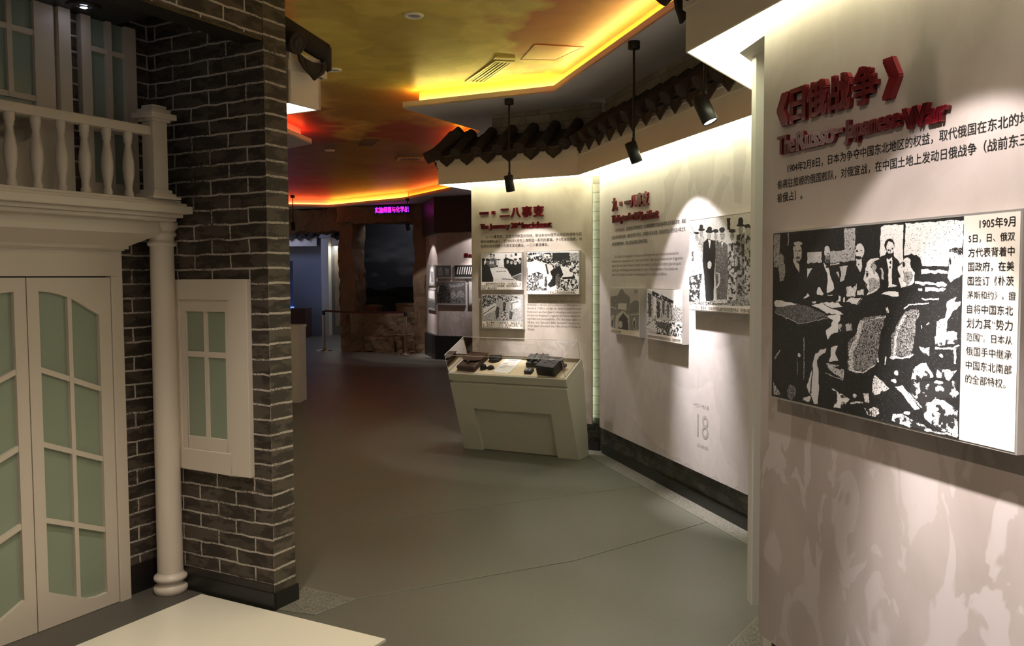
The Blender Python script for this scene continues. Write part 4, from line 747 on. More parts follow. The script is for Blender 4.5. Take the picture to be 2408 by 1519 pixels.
photo(S, 1.126, 1.73, 1.125, 1.514, .05, 'photograph of a ruined roofless building, right of the gateway picture', [('ruin', 1.132, 1.724, 1.175, 1.508, 180, 180, .70, (.97, .3))], [('被日军炮火破坏的中国军队驻地北大营，已成断垣残壁', 1.145, 1.70, 1.135, 1.165)])

# ================================================================== PENDANT LAMPS
def pendant(x, y, zlens, aim, label, on=True, spread=None, power=1.0, wide=1.0, tube_=(.040, .14), top=ZS):
    tt = thing('pendant_spotlight', (x, y, top), label, 'pendant lamp', 'black pendant spotlights')
    d = (Vector(aim) - Vector((x, y, zlens))).normalized()
    c = Vector((x, y, zlens)); r, h = tube_
    k = MB(); k.lathe((x, y, top - .052), [(.039, 0), (.041, .006), (.041, .052)]); k.build('canopy', M['blackmetal'], tt, fix=False)
    j = c - d * (h * .5) + Vector((0, 0, .02))
    k = MB(); k.cyl((x, y, j.z), (x, y, top - .05), .0085, seg=10); k.build('rod', M['blackmetal'], tt, fix=False)
    k = MB(); k.lathe(c - d * h * .5, [(r * .9, -.004), (r, 0), (r, h - .002), (r * .9, h), (r * .88, h - .01)], seg=24, ax=d); hd = k.build('lamp_head', M['blackmetal'], tt, fix=False)
    k = MB(); k.lathe(c + d * (h * .5 - .012), [(r * .86, 0), (r * .86, .004)], seg=20, ax=d); k.build('lens', M['lens'] if on else M['black'], hd, fix=False)
    k = MB(); k.cyl(Vector((x, y, j.z + .012)), c - d * h * .25, .012, seg=10); k.build('joint', M['blackmetal'], hd, fix=False)
    if on:
        for nm, ang, bl, pw in (('beam', 38, 1.0, W_SPOT * power), ('spill', 86, .22, W_SPOT_WIDE * wide)):
            ld = bpy.data.lights.new('spot_' + nm, 'SPOT'); ld.energy = pw; ld.spot_size = math.radians(ang); ld.spot_blend = bl; ld.shadow_soft_size = .02; ld.color = (1, .93, .92)
            lo = bpy.data.objects.new('spot_' + nm, ld); COL.objects.link(lo); lo.location = c + d * (h * .5 + .004)
            lo.rotation_euler = d.to_track_quat('-Z', 'Y').to_euler()
    return tt
pendant(-.016, 7.671, 2.44, J.W(.735, 0, .75), 'pendant spotlight hanging in front of the January panel', power=.85)
pendant(.832, 5.843, 2.445, S.W(1.90, 0, 1.15), 'pendant spotlight hanging in front of the September panel heading', power=1.4)
pendant(.967, 4.30, 2.43, (1.42, 4.02, 1.3), 'nearest and largest pendant spotlight, beside the corner of the near eave', power=.25, wide=.5)
pendant(.71, 2.10, 2.44, F.W(1.02, 0, .62), 'pendant spotlight above the near panel', power=1.25)

# LED tube washing the brick gap between the two panels
for fr, s_, lab in ((J, 1.268, 'LED tube behind the right edge of the January panel'),):
    k = MB(); k.cyl(fr.W(s_, -.045, .28), fr.W(s_, -.045, 2.46), .008, seg=8); tag(k.build('led_tube', emit('led_gap', (.80, 1, .74), E_GAP)), lab, 'light tube')
print('displays done')

# ================================================================== DISPLAY CASE (K frame: s along the front, n to the viewer)
cs = thing('display_case', K.W(.58, -.1, 0), 'cream display case with a sloping glass top in front of the January panel', 'display case')
def lean(z): return .22 * z / .643
X0, X1 = .0, 1.172
W = K.W
T0, T1 = -.015, 1.150        # body at the top
k = MB()
# body: a leaning front with a shallow recessed apron
def fx0(z): return X0 + (T0 - X0) * z / .643
def fx1(z): return X1 + (T1 - X1) * z / .643
R0, R1, RZ = .185, .965, .408
k.hexa([W(X0, -.22, 0), W(R0 + .01, -.22, 0), W(R0 + .01, 0, 0), W(X0, 0, 0), W(fx0(RZ), -.19, RZ), W(R0, -.19, RZ), W(R0, lean(RZ), RZ), W(fx0(RZ), lean(RZ), RZ)])
k.hexa([W(R1, -.22, 0), W(X1, -.22, 0), W(X1, 0, 0), W(R1, 0, 0), W(R1, -.19, RZ), W(fx1(RZ), -.19, RZ), W(fx1(RZ), lean(RZ), RZ), W(R1, lean(RZ), RZ)]); kb = k
k = MB(); k.hexa([W(R0 - .02, -.20, 0.004), W(R1 + .02, -.20, .004), W(R1 + .02, -.045, .004), W(R0 - .02, -.045, .004), W(R0 - .02, -.18, RZ + .02), W(R1 + .02, -.18, RZ + .02), W(R1 + .02, lean(RZ) - .04, RZ + .02), W(R0 - .02, lean(RZ) - .04, RZ + .02)]); k.build('apron', M['case'], cs)
k = kb
BZ = .80
k.add([W(fx0(RZ), -.19, RZ), W(fx1(RZ), -.19, RZ), W(fx1(RZ), lean(RZ), RZ), W(fx0(RZ), lean(RZ), RZ), W(T0, -.15, BZ), W(T1, -.15, BZ), W(T1, .22, .643), W(T0, .22, .643)],
      [(3, 2, 1, 0), (4, 5, 6, 7), (0, 1, 5, 4), (1, 2, 6, 5), (2, 3, 7, 6), (3, 0, 4, 7)])
k.build('body', M['case'], cs)
def dk(s, n, up=0.0):    # point on the sloping deck: n runs from .24 (front) to -.11 (back)
    t = (.24 - n) / .35; z = .735 + .150 * t
    nv = Vector((0, 0, 0)) + K.n * .394 + Vector((0, 0, .919))
    return K.p + K.d * s + K.n * n + Vector((0, 0, z)) + nv * up
k = MB(); k.hexa([dk(T0 - .0, .222, -.095), dk(T1, .222, -.095), dk(T1, -.105, -.095), dk(T0, -.105, -.095), dk(T0, .222, -.075), dk(T1, .222, -.075), dk(T1, -.105, -.075), dk(T0, -.105, -.075)]); k.build('shadow_gap', M['boardedge'], cs)
RX0, RX1 = -.028, 1.150
k = MB(); k.hexa([dk(RX0, .24, -.075), dk(RX1, .24, -.075), dk(RX1, -.11, -.075), dk(RX0, -.11, -.075), dk(RX0, .24, -.004), dk(RX1, .24, -.004), dk(RX1, -.11, -.004), dk(RX0, -.11, -.004)]); k.build('rim', M['case'], cs, bevel=.003)
k = MB(); k.hexa([dk(RX0 + .02, .222, -.004), dk(RX1 - .02, .222, -.004), dk(RX1 - .02, -.092, -.004), dk(RX0 + .02, -.092, -.004), dk(RX0 + .02, .222, 0), dk(RX1 - .02, .222, 0), dk(RX1 - .02, -.092, 0), dk(RX0 + .02, -.092, 0)]); k.build('deck', M['deck'], cs)
# glass hood with bright polished edges
GX0, GX1, GN0, GN1, GH, GT = RX0 + .008, RX1 - .008, .232, -.102, .182, .006
def gbox(s0, s1, n0, n1, u0, u1): return [dk(s0, n1, u0), dk(s1, n1, u0), dk(s1, n0, u0), dk(s0, n0, u0), dk(s0, n1, u1), dk(s1, n1, u1), dk(s1, n0, u1), dk(s0, n0, u1)]
k = MB()
k.add([dk(GX0, GN0, -.004), dk(GX1, GN0, -.004), dk(GX1, GN1, -.004), dk(GX0, GN1, -.004), dk(GX0, GN0, GH), dk(GX1, GN0, GH), dk(GX1, GN1, GH), dk(GX0, GN1, GH)], [(4, 5, 6, 7), (0, 1, 5, 4), (1, 2, 6, 5), (2, 3, 7, 6), (3, 0, 4, 7)])
hood = k.build('glass_hood', M['glass'], cs)
k = MB(); e = .0022
C8 = [dk(a, n_, u_) for u_ in (-.004, GH) for a, n_ in ((GX0, GN0), (GX1, GN0), (GX1, GN1), (GX0, GN1))]
for i, j in ((4, 5), (5, 6), (6, 7), (7, 4), (0, 4), (1, 5), (2, 6), (3, 7)): k.cyl(C8[i], C8[j], e, seg=6)
k.build('polished_edge', M['glassedge'], hood, fix=False)
k = MB()
for i, j in ((0, 1), (1, 2), (2, 3), (3, 0)): k.cyl(C8[i], C8[j], .004, seg=6)
k.build('base_bead', M['paper'], hood, fix=False)

# --- things inside the case; local frame on the deck
class Dk:
    def __init__(s, s0, n0, rot): s.s0, s.n0, s.c, s.q = s0, n0, math.cos(rot), math.sin(rot)
    def P(s, x, y, u): # x right, y towards back
        a = x * s.c - y * s.q; b_ = x * s.q + y * s.c
        return dk(s.s0 + a, s.n0 - b_, u)
    def slab(s, k, x0, x1, y0, y1, u0, u1, tx=0, ty=0):
        return k.hexa([s.P(x0, y0, u0), s.P(x1, y0, u0), s.P(x1, y1, u0), s.P(x0, y1, u0), s.P(x0 + tx, y0 + ty, u1), s.P(x1 - tx, y0 + ty, u1), s.P(x1 - tx, y1 - ty, u1), s.P(x0 + tx, y1 - ty, u1)])
# brown satchel
d_ = Dk(.135, .20, -.05)
sa = thing('leather_satchel', d_.P(.1, .1, 0), 'brown leather satchel lying at the left end of the glass case', 'bag')
k = MB(); d_.slab(k, -.09, .105, .0, .245, .0005, .028, .004, .004); k.build('lower_body', M['leather_brown'], sa, bevel=.008)
k = MB(); d_.slab(k, -.092, .107, -.002, .24, .028, .052, .006, .006); k.build('upper_body', M['leather_brown'], sa, bevel=.009)
k = MB()
fl_ = [(-.094, .25, .050), (.11, .25, .050), (.112, .11, .060), (.06, .085, .062), (.01, .078, .062), (-.05, .085, .062), (-.097, .12, .060)]
k.prism([d_.P(*p) for p in fl_], [d_.P(x, y, u + .007) for x, y, u in fl_]); k.build('flap', M['leather_brown'], sa, bevel=.002)
k = MB(); d_.slab(k, -.004, .016, .055, .10, .055, .0665); k.build('strap', M['leather_dark'], sa); 
k = MB(); d_.slab(k, -.006, .018, .06, .072, .066, .070); k.build('buckle', M['brass'], sa)
# cap-like leather pouch and goggles
d_ = Dk(.335, -.0, .15)
po = thing('leather_pouch', d_.P(0, 0, 0), 'small dark half-round leather pouch at the back beside the satchel', 'pouch')
k = MB(); arc = [(-.058 + .0, .045)] + [(.062 * math.cos(t), .03 - .062 * math.sin(t)) for t in [PI - PI * i / 12 for i in range(13)]] + [(.060, .045)]
k.prism([d_.P(x, y, .0005) for x, y in arc], [d_.P(x * .95, y, .030) for x, y in arc]); k.build('body', M['leather_dark'], po, bevel=.006)
k = MB(); fa = [(x, y) for x, y in arc if y > -.005]; k.prism([d_.P(x, y, .030) for x, y in fa], [d_.P(x * .98, y, .040) for x, y in fa]); k.build('flap', M['leather_dark'], po, bevel=.003)
k = MB(); k.lathe(d_.P(.0, .002, .040), [(.006, 0), (.005, .004)], seg=12); k.build('press_stud', M['steel'], po, fix=False)
d_ = Dk(.33, .135, .12)
go = thing('goggles', d_.P(0, 0, 0), 'small dark folded goggles lying in front of the half-round pouch', 'goggles')
for sx in (-1, 1):
    k = MB(); ring = [(.032 * math.cos(t) * (1.15 if math.cos(t) > 0 else 1), .026 * math.sin(t)) for t in [2 * PI * i / 18 for i in range(18)]]
    k.prism([d_.P(sx * (.034 + x), y, .0005) for x, y in ring], [d_.P(sx * (.034 + x * .75), y * .75, .026 + .008 * (1 - sx)) for x, y in ring]); o = k.build('eye_cup', M['leather_dark'], go, bevel=.003)
    k = MB(); k.prism([d_.P(sx * (.034 + x * .55), y * .55, .026 + .008 * (1 - sx)) for x, y in ring], [d_.P(sx * (.034 + x * .5), y * .5, .029 + .008 * (1 - sx)) for x, y in ring]); k.build('eye_lens', M['blackmetal'], o)
k = MB(); d_.slab(k, -.010, .010, -.006, .008, .004, .016); k.build('bridge', M['leather_dark'], go)
# label card
d_ = Dk(.50, .195, -.03)
ca = thing('label_card', d_.P(.08, .1, 0), 'white printed label card pinned in the middle of the glass case', 'label card')
k = MB(); d_.slab(k, -.085, .085, .0, .265, .0004, .003); k.build('card', M['paper'], ca)
class TF:  # text frame on the deck
    def __init__(s, d): s.d_ = d
    def W(s, a, n, z): return s.d_.P(a, z, n)
letters([('皮包及望远镜', -.04, .045, .205, .222), ('抗日将士在作战中使用过的皮包、', -.045, .060, .170, .182), ('望远镜等。', -.060, -.015, .150, .162), ('十九路军官兵，在一二八淞沪', -.045, .060, .118, .130), ('抗战中缴获的日军皮包、望远', -.060, .060, .098, .110), ('镜等战利品。', -.060, .0, .078, .090)], TF(d_), ca, 'card_text', M['inkgrey'], .0006, .004, n=.003)
for x, y in ((-.078, .008), (.078, .008), (-.078, .257), (.078, .257)):
    k = MB(); k.lathe(d_.P(x, y, .003), [(.006, 0), (.004, .003)], seg=10); k.build('pin', M['brass'], ca, fix=False)
# leather binocular case at back, standing on its long side
d_ = Dk(.772, .025, .06)
bc = thing('binocular_case', d_.P(0, 0, 0), 'grey black open leather case at the back right of the glass case', 'case')
k = MB(); d_.slab(k, -.085, .10, -.055, .075, .0005, .045, .004, .004); k.build('body', M['leather_grey'], bc, bevel=.012)
k = MB(); d_.slab(k, -.088, .102, -.02, .080, .045, .068, .004, .006); k.build('lid', M['leather_grey'], bc, bevel=.008)
for x in (-.02, .04):
    k = MB(); d_.slab(k, x, x + .012, -.058, .078, .046, .0705); k.build('strap', M['leather_dark'], bc)
# little black box
d_ = Dk(.762, .16, .0)
bx = thing('black_box', d_.P(0, 0, 0), 'tiny black box with white marks in front of the grey leather case', 'box')
k = MB(); d_.slab(k, -.032, .036, -.03, .032, .0005, .030); k.build('body', M['black'], bx, bevel=.002)
k = MB(); d_.slab(k, -.022, -.014, -.016, .014, .0300, .0308); d_.slab(k, -.022, -.004, .006, .013, .0300, .0308); d_.slab(k, .010, .015, -.016, .020, .0300, .0308); k.build('white_marks', M['paper'], bx)
# big dark leather case
d_ = Dk(.955, .135, -.10)
bl = thing('leather_case', d_.P(0, 0, 0), 'large dark brown hard leather case at the right end of the glass case', 'case')
k = MB(); d_.slab(k, -.095, .095, -.075, .105, .0005, .078, .002, .002); k.build('body', M['leather_dark'], bl, bevel=.016)
k = MB(); d_.slab(k, -.098, .098, -.078, .108, .070, .098, .004, .004); k.build('lid', M['leather_dark'], bl, bevel=.012)
k = MB(); d_.slab(k, -.040, -.018, -.012, .022, .098, .1015); k.build('strap_tab', M['leather_brown'], bl)
k = MB(); q = [d_.P(.012 + .020 * math.cos(t), .038 + .016 * math.sin(t), .102) for t in [2 * PI * i / 14 for i in range(15)]]; k.tube(q, .003, seg=6); k.build('ring_clasp', M['steel'], bl, fix=False)
k = MB(); d_.slab(k, .036, .062, -.010, .014, .098, .101); k.build('strap_tab', M['leather_brown'], bl)
k = MB(); d_.slab(k, .094, .125, .055, .09, .02, .045); k.build('side_loop', M['leather_dark'], bl, bevel=.004)

# ================================================================== FACADE
W = A.W
w = MB(); w.box(A, -3.2, 0.0, -.14, 0, 0, ZC); struct(w.build('wall_left', M['brick'], uvfr=A.W(0, 0, -.012)))
w = MB(); w.box(A, 0, .146, -.14, .79, 0, ZC); struct(w.build('wall_left_pier', M['brick'], uvfr=A.W(0, .79, -.012)))
w = MB(); w.box(A, .0, .1465, .79, .793, .085, ZC); struct(w.build('wall_left_pier_front', M['brick_head'], uvfr=A.W(-.2, .79, -.012)))
w = MB(); w.box(A, -3.2, .0, .66, .788, 2.712, 2.724); struct(w.build('trim_16', M['leather_dark']))
w = MB(); w.box(A, -3.2, 0, .66, .79, 2.724, ZC); struct(w.build('wall_left_lintel', M['brick'], uvfr=A.W(.146, .79, -.012)))
w = MB(); w.box(A, -3.2, 0, .0, .66, 2.93, 2.95); struct(w.build('ceiling_porch', M['black']))
w = MB(); w.box(A, -3.2, -.2, .0, .64, 2.845, 2.86); struct(w.build('ceiling_porch_panel', M['black']))
for s0, s1, n0, n1, nm in ((-.20, .0, 0, .012, 'baseboard_left'), (-.012, .0, 0, .80, 'baseboard_pier'), (0, .158, .79, .803, 'trim_11'), (.146, .158, .3, .79, 'trim_12')):
    w = MB(); w.box(A, s0, s1, n0, n1, 0, .085); struct(w.build(nm, M['darkbase']))
w = MB(); w.box(A, -.19, .0, 0.0, .008, .085, .15); struct(w.build('trim_13', M['leather_dark']))
w = MB(); w.box(A, -.008, .0, .0, .79, .085, .125); struct(w.build('trim_14', M['leather_dark']))
# porch spotlight
P0 = W(-.459, .147, 2.845)
tt = thing('porch_downlight', P0, 'small lit downlight in the black porch ceiling above the balcony', 'ceiling light')
k = MB(); k.lathe(P0, [(.075, 0), (.075, -.004), (.03, -.006), (.026, -.001), (.026, 0)]); k.build('bezel', M['blackmetal'], tt, fix=False)
k = MB(); k.lathe(P0 + Vector((0, 0, -.0075)), [(.016, 0), (.012, -.002)]); k.build('lamp', emit('cold_lamp', (.75, .78, 1.0), 25), tt, fix=False)

# ---- column
C0 = W(-.068, .145, 0)
col = thing('porch_column', C0, 'slender white round column under the balcony corner', 'column')
k = MB(); k.lathe(C0, [(.058, 1.765), (.066, 1.768), (.069, 1.778), (.066, 1.788), (.060, 1.790), (.060, 1.812), (.068, 1.815), (.071, 1.825), (.068, 1.835), (.062, 1.838), (.070, 1.852), (.078, 1.856), (.078, 1.885)], 32); k.build('capital', M['cream'], col, fix=False)
k = MB(); k.lathe(C0, [(.063, .10), (.062, .5), (.060, 1.1), (.057, 1.765)], 36); k.build('shaft', M['cream'], col, fix=False)
k = MB(); k.lathe(C0, [(.070, 0), (.080, .008), (.084, .024), (.080, .040), (.064, .050), (.060, .058), (.066, .066), (.079, .072), (.082, .082), (.079, .092), (.068, .098), (.063, .11)], 36); k.build('base', M['cream'], col, fix=False)

# ---- door
dr = struct(thing('door_1', W(-.705, 0, 0)))
k = MB(); k.box(A, -.284, -.222, 0, .045, 0, 1.618); k.box(A, -1.188, -1.126, 0, .045, 0, 1.618); k.box(A, -1.188, -.222, 0, .045, 1.618, 1.745); k.build('casing', M['cream_low'], dr, bevel=.004)
k = MB(); k.box(A, -1.126, -.284, 0, .003, 0, 1.618); k.build('door_gap', M['darkbase'], dr)
def leaf(sg):
    """right leaf for sg=1 (s from -.703 to -.286), mirrored about -.705 for the left"""
    def X(s): return s if sg > 0 else -1.41 - s
    gl, gr, mul = -.648, -.350, -.499
    top = [(-.648, 1.550), (-.60, 1.546), (-.55, 1.535), (-.50, 1.518), (-.45, 1.492), (-.40, 1.462), (-.350, 1.432)]
    bot = [(-.350, .072), (-.40, .068), (-.45, .076), (-.50, .098), (-.55, .122), (-.60, .147), (-.648, .172)]
    k = MB()
    s0, s1, z0, z1 = -.7025, -.2865, .006, 1.612
    def pris(pts, n0, n1): k.elev(A, [(X(s), z) for s, z in pts], n0, n1)
    n0, n1 = .004, .036
    pris([(s0, z0), (gl, z0), (gl, z1), (s0, z1)], n0, n1)
    pris([(gr, z0), (s1, z0), (s1, z1), (gr, z1)], n0, n1)
    for a_, b_ in zip(top[:-1], top[1:]): pris([a_, b_, (b_[0], z1), (a_[0], z1)], n0, n1)
    for a_, b_ in zip(bot[:-1], bot[1:]): pris([a_, b_, (b_[0], z0), (a_[0], z0)], n0, n1)
    lf = k.build('door_leaf', M['cream_low'], dr)
    k2 = MB()
    def bar(pts): k2.elev(A, [(X(s), z) for s, z in pts], .012, .032)
    k2.elev(A, [(X(s), z) for s, z in [(mul - .010, .09), (mul + .010, .09), (mul + .010, 1.53), (mul - .010, 1.53)]], .012, .0335)
    for zl, zr in ((1.209, 1.087), (.868, .744), (.518, .396)): bar([(gl, zl - .025), (gr, zr - .025), (gr, zr), (gl, zl)])
    k2.build('glazing_bars', M['cream_low'], lf)
    k3 = MB(); k3.elev(A, [(X(s), z) for s, z in [(gl - .01, .06), (gr + .01, .06), (gr + .01, 1.555), (gl - .01, 1.555)]], .008, .014); k3.build('glass_pane', M['frost'], lf)
leaf(1); leaf(-1)

# ---- balcony
bal = thing('balcony', W(-.705, 0, 1.745), 'white moulded balcony with turned balusters above the glazed doors', 'balcony')
k = MB()
def tier(sr, n, z0, z1): k.box(A, -1.41 - sr, sr, 0, n, z0, z1)
k.box(A, -1.19, -.215, 0, .055, 1.742, 1.752); tier(-.205, .075, 1.750, 1.765)
k.frus(A, (-1.205, -.205, 0, .075), 1.765, (-1.285, -.125, 0, .20), 1.822)
tier(-.125, .205, 1.822, 1.885)
k.build('cove_moulding', M['cream'], bal)
k = MB()
for sr, n, z0, z1 in ((-.075, .265, 1.885, 1.903), (-.055, .290, 1.903, 1.922), (-.03, .330, 1.922, 1.958), (-.05, .312, 1.958, 1.972), (-.075, .300, 1.972, 1.985)): tier(sr, n, z0, z1)
k.build('floor_slab', M['cream'], bal, bevel=.002)
k = MB(); k.box(A, -1.30, -.222, .225, .285, 2.286, 2.328); k.build('handrail', M['cream'], bal, bevel=.004)
def newel(sc):
    k = MB(); n_ = .262
    for hw, z0, z1 in ((.080, 1.985, 1.998), (.065, 1.998, 2.012), (.052, 2.012, 2.030), (.040, 2.030, 2.352), (.052, 2.352, 2.366), (.072, 2.366, 2.392), (.054, 2.392, 2.412), (.040, 2.412, 2.430)): k.box(A, sc - hw, sc + hw, n_ - hw, n_ + hw, z0, z1)
    k.build('newel_post', M['cream'], bal, bevel=.002)
newel(-.188)
BP = [(.021, 0), (.021, .02), (.017, .028), (.015, .040), (.018, .060), (.024, .095), (.0265, .13), (.025, .165), (.020, .20), (.015, .228), (.0135, .245), (.017, .250), (.019, .258), (.017, .266), (.021, .272), (.021, .301)]
for i in range(9):
    s = -.332 - .111 * i
    k = MB(); k.lathe(W(s, .255, 1.985), BP, 20); k.build('baluster', M['cream'], bal, fix=False)
k = MB(); k.box(A, -1.29, -.225, .02, .21, 1.985, 1.992); k.build('deck', M['cream'], bal)

# ---- upper glazed door and window behind the balcony
ud = struct(thing('door_2', W(-.73, 0, 1.985)))
TOPZ = 2.845
k = MB(); NF = .03
k.box(A, -.623, -.595, .0, NF, 1.992, TOPZ); k.box(A, -.872, -.844, 0, NF, 1.992, TOPZ)
arc = [(-.733 + .112 * math.cos(t), 2.315 + .112 * math.sin(t)) for t in [PI + PI * i / 14 for i in range(15)]]
k.elev(A, [(-.844, 1.992), (-.623, 1.992), (-.623, 2.315), (-.733 + .110, 2.315)][:3] + arc[::-1] + [(-.844, 2.315)], 0, NF)
k.build('frame', M['cream'], ud)
k = MB()
k.box(A, -.745, -.722, .01, NF - .002, 2.40, TOPZ); k.box(A, -.844, -.623, .01, NF - .004, 2.40, 2.425); k.box(A, -.844, -.623, .01, NF - .004, 2.690, 2.715)
k.build('glazing_bars', M['cream'], ud)
k = MB(); k.box(A, -.85, -.615, .004, .010, 2.18, TOPZ); k.build('glass_pane', M['frost_up'], ud)
k = MB(); k.box(A, -.593, -.528, 0, .026, 1.992, TOPZ); k.box(A, -.516, -.457, 0, .045, 1.992, TOPZ); k.box(A, -.528, -.516, 0, .012, 1.992, TOPZ); k.build('side_boards', M['cream'], ud)
uw = struct(thing('window_2', W(-.24, 0, 1.985)))
k = MB(); k.box(A, -.398, -.347, 0, .035, 1.992, TOPZ); k.box(A, -.162, -.101, 0, .035, 1.992, TOPZ); k.box(A, -.263, -.235, 0, .033, 1.992, TOPZ)
k.box(A, -.347, -.162, 0, .030, 1.992, 2.068); k.box(A, -.347, -.162, 0, .030, 2.31, 2.36); k.box(A, -.347, -.162, 0, .026, 2.688, 2.712); k.build('frame', M['cream'], uw)
k = MB(); k.box(A, -.35, -.16, .002, .010, 2.05, TOPZ); k.build('glass_pane', M['frost_up'], uw)

# ---- window on the pier (faces -s)
sw = struct(thing('window_1', W(0, .42, .64)))
k = MB()
for n0, n1, z0, z1, th in ((.164, .205, .64, 1.60, .022), (.556, .680, .64, 1.60, .030), (.205, .556, .64, .745, .030), (.205, .556, 1.50, 1.60, .030)): k.box(A, -th, 0, n0, n1, z0, z1)
k.build('casing', M['cream'], sw, bevel=.002)
k = MB()
for n0, n1, z0, z1 in ((.205, .243, .745, 1.50), (.520, .556, .745, 1.50), (.243, .520, .745, .810), (.243, .520, 1.440, 1.50)): k.box(A, -.017, 0, n0, n1, z0, z1)
k.build('sash', M['cream'], sw, bevel=.002)
k = MB(); k.box(A, -.0145, 0, .368, .392, .810, 1.440); k.box(A, -.013, 0, .243, .520, 1.212, 1.240); k.build('glazing_bars', M['cream'], sw)
k = MB(); k.box(A, -.006, 0, .24, .525, .805, 1.445); k.build('glass_pane', M['frost'], sw)

# ---- pale floor panel in front of the porch
k = MB(); k.box(A, -2.9, -.036, .331, 1.484, .0, .012); tag(k.build('floor_panel', M['slab']), 'glossy pale panel laid on the floor in front of the white porch', 'floor panel')
# dark porch sill
k = MB(); k.box(A, -2.9, -.0, .0, .331, .0, .004); struct(k.build('trim_15', plain('porch_sill', (.085, .078, .065), .5, var=.15, bscale=40)))
print('facade done')

# ================================================================== LEFT EAVE END beyond the pier (kept in facade frame)
W = A.W
LE = thing('tiled_eave', W(.5, .3, ZF0), 'small bit of tiled eave sticking out past the brick pier on the left', 'tiled eave', 'tiled eaves over the display walls')
k = MB(); k.box(A, .378, .628, .572, .590, ZF0 + .0, ZF1); k.box(A, .378, .396, -.4, .590, ZF0, ZF1); k.box(A, .610, .628, -.4, .590, ZF0, ZF1); k.build('fascia_board', M['fascia'], LE)
k = MB(); k.box(A, .366, .640, .56, .604, ZF1, ZF1 + .045); k.box(A, .358, .65, .56, .618, ZF1 + .045, ZF1 + .09); k.box(A, .60, .650, -.4, .618, ZF1, ZF1 + .09); k.build('cornice', M['fascia'], LE)
k = MB(); k.plan([tuple(W(a, n_, 0)[:2]) for a, n_ in ((.396, -.4), (.610, -.4), (.610, .572), (.396, .572))], ZF0 + .012, ZF0 + .02); k.build('light_diffuser', M['glow_left'], LE)
k = MB(); k.box(A, .378, .628, -.4, .59, ZF1 + .09, ZF1 + .10); k.build('top_board', M['tile'], LE)
LF = Fr(tuple(W(.378, .59, 0)[:2]), 28.5)
for q in (-.03,): cover_tile(LF, q, 0, LE, z0=2.80, top=2.93, ntop=-.3)
drip_tile(LF, .115, 0, LE, z0=2.765, w=1.3)
k = MB(); k.cyl(W(.28, .50, 2.96), W(.615, .635, 2.815), .054, .050, seg=16); k.cyl(W(.605, .63, 2.83), W(.635, .645, 2.72), .048, .014, seg=12); k.build('hip_tile', M['tile'], LE, fix=False)
# hidden left wall carrying it
w = MB(); w.plan([(-1.52, 4.55), (-1.36, 4.72), (-4.9, 17.5), (-5.2, 17.5)], 0, ZC); struct(w.build('wall_left_far', M['white']))

# cream pedestal
pd = thing('pedestal', (-3.0, 11.05, 0), 'cream pedestal edge showing past the brick pier', 'pedestal')
k = MB(); k.plan([(-3.0, 10.97), (-2.752, 10.966), (-2.74, 11.3), (-2.99, 11.3)], 0, .965); k.build('body', M['cream'], pd)
k = MB(); k.plan([(-3.01, 10.95), (-2.745, 10.946), (-2.73, 11.31), (-3.0, 11.32)], .965, 1.003); k.build('top', M['cream'], pd)

# ================================================================== FAR WALL WITH PHOTO PANELS
bA, bB = (-1.518, 16.789), (-1.844, 17.954)
NW = Fr(bB, math.degrees(math.atan2(bA[0] - bB[0], bA[1] - bB[1])))       # narrow face, seen obliquely
MW = Fr(bA, 118.5)                                                           # main face
k = MB(); k.plan([bA, tuple(MW.sub(2.6, 0)[:2]), tuple(MW.sub(2.6, -1.2)[:2]), tuple(NW.sub(-.05, -.5)[:2]), bB], 0, .47); tag(k.build('plinth', M['black']), 'glossy black plinth under the far photo wall', 'plinth')
def off(fr, s, n): return tuple(fr.sub(s, n)[:2])
wp = [off(MW, .02, -.08), off(MW, 2.6, -.08), off(MW, 2.6, -1.2), off(NW, -.25, -.5), off(NW, -.25, -.08), off(NW, 1.18, -.08)]
w = MB(); w.plan(wp, .47, 2.49); struct(w.build('wall_far_right', M['panelF']))
w = MB(); w.plan([off(MW, .0, 0), off(MW, 2.6, .0), off(MW, 2.6, -1.2), off(NW, -.2, -.5), off(NW, -.2, 0), off(NW, 1.21, 0)], 2.49, ZS); struct(w.build('wall_far_right_head', M['head']))
def farphoto(fr, s0, s1, z0, z1, label, ops, base, bg=None, n=-.055, nb=-.078):
    tt = thing('framed_photograph', fr.W((s0 + s1) / 2, n, z0), label, 'photograph', 'small photographs on the far wall')
    k = MB(); k.box(fr, s0, s1, nb, n, z0, z1); k.build('mount', M['frame'], tt)
    im = paint(110, int(110 * (s1 - s0) / (z1 - z0)), ops, base, bg)
    grid_mesh('print', fr.W(s0 + .012, n + .001, z1 - .012), fr.W(s1 - .012, n + .001, z1 - .012), fr.W(s0 + .012, n + .001, z0 + .035), im, M['print'], tt)
farphoto(MW, -.0, .36, 1.593, 1.856, 'small dim photograph, upper left of the far photo wall', [(.25, .7, '100,200 400,100 450,900 100,950'), (.3, .7, '550,150 900,300 850,900 600,800')], .06, (.8, .2))
farphoto(MW, .42, .85, 1.591, 1.856, 'small photograph of pale slanting shapes on black, upper right of the far photo wall', [(.6, .9, '%d,150 %d,120 %d,800 %d,760' % (a, a + 60, a - 20, a - 70)) for a in (180, 310, 440, 570, 700, 830, 940)], .02)
farphoto(MW, -.0, .68, 1.073, 1.54, 'larger photograph of a black cloaked figure on the far photo wall', [(.02, .95, '20,950 60,500 120,200 200,120 300,200 420,260 480,500 470,980 20,980'), (.45, .5, '520,500 600,420 700,560 850,350 950,480 980,980 520,980'), (.4, .6, '420,120 980,60 980,200 480,260'), (.03, .8, '500,760 980,700 980,960 520,980'), (.6, .9, '20,240 90,200 60,480 20,500')], .16, (.6, .05))
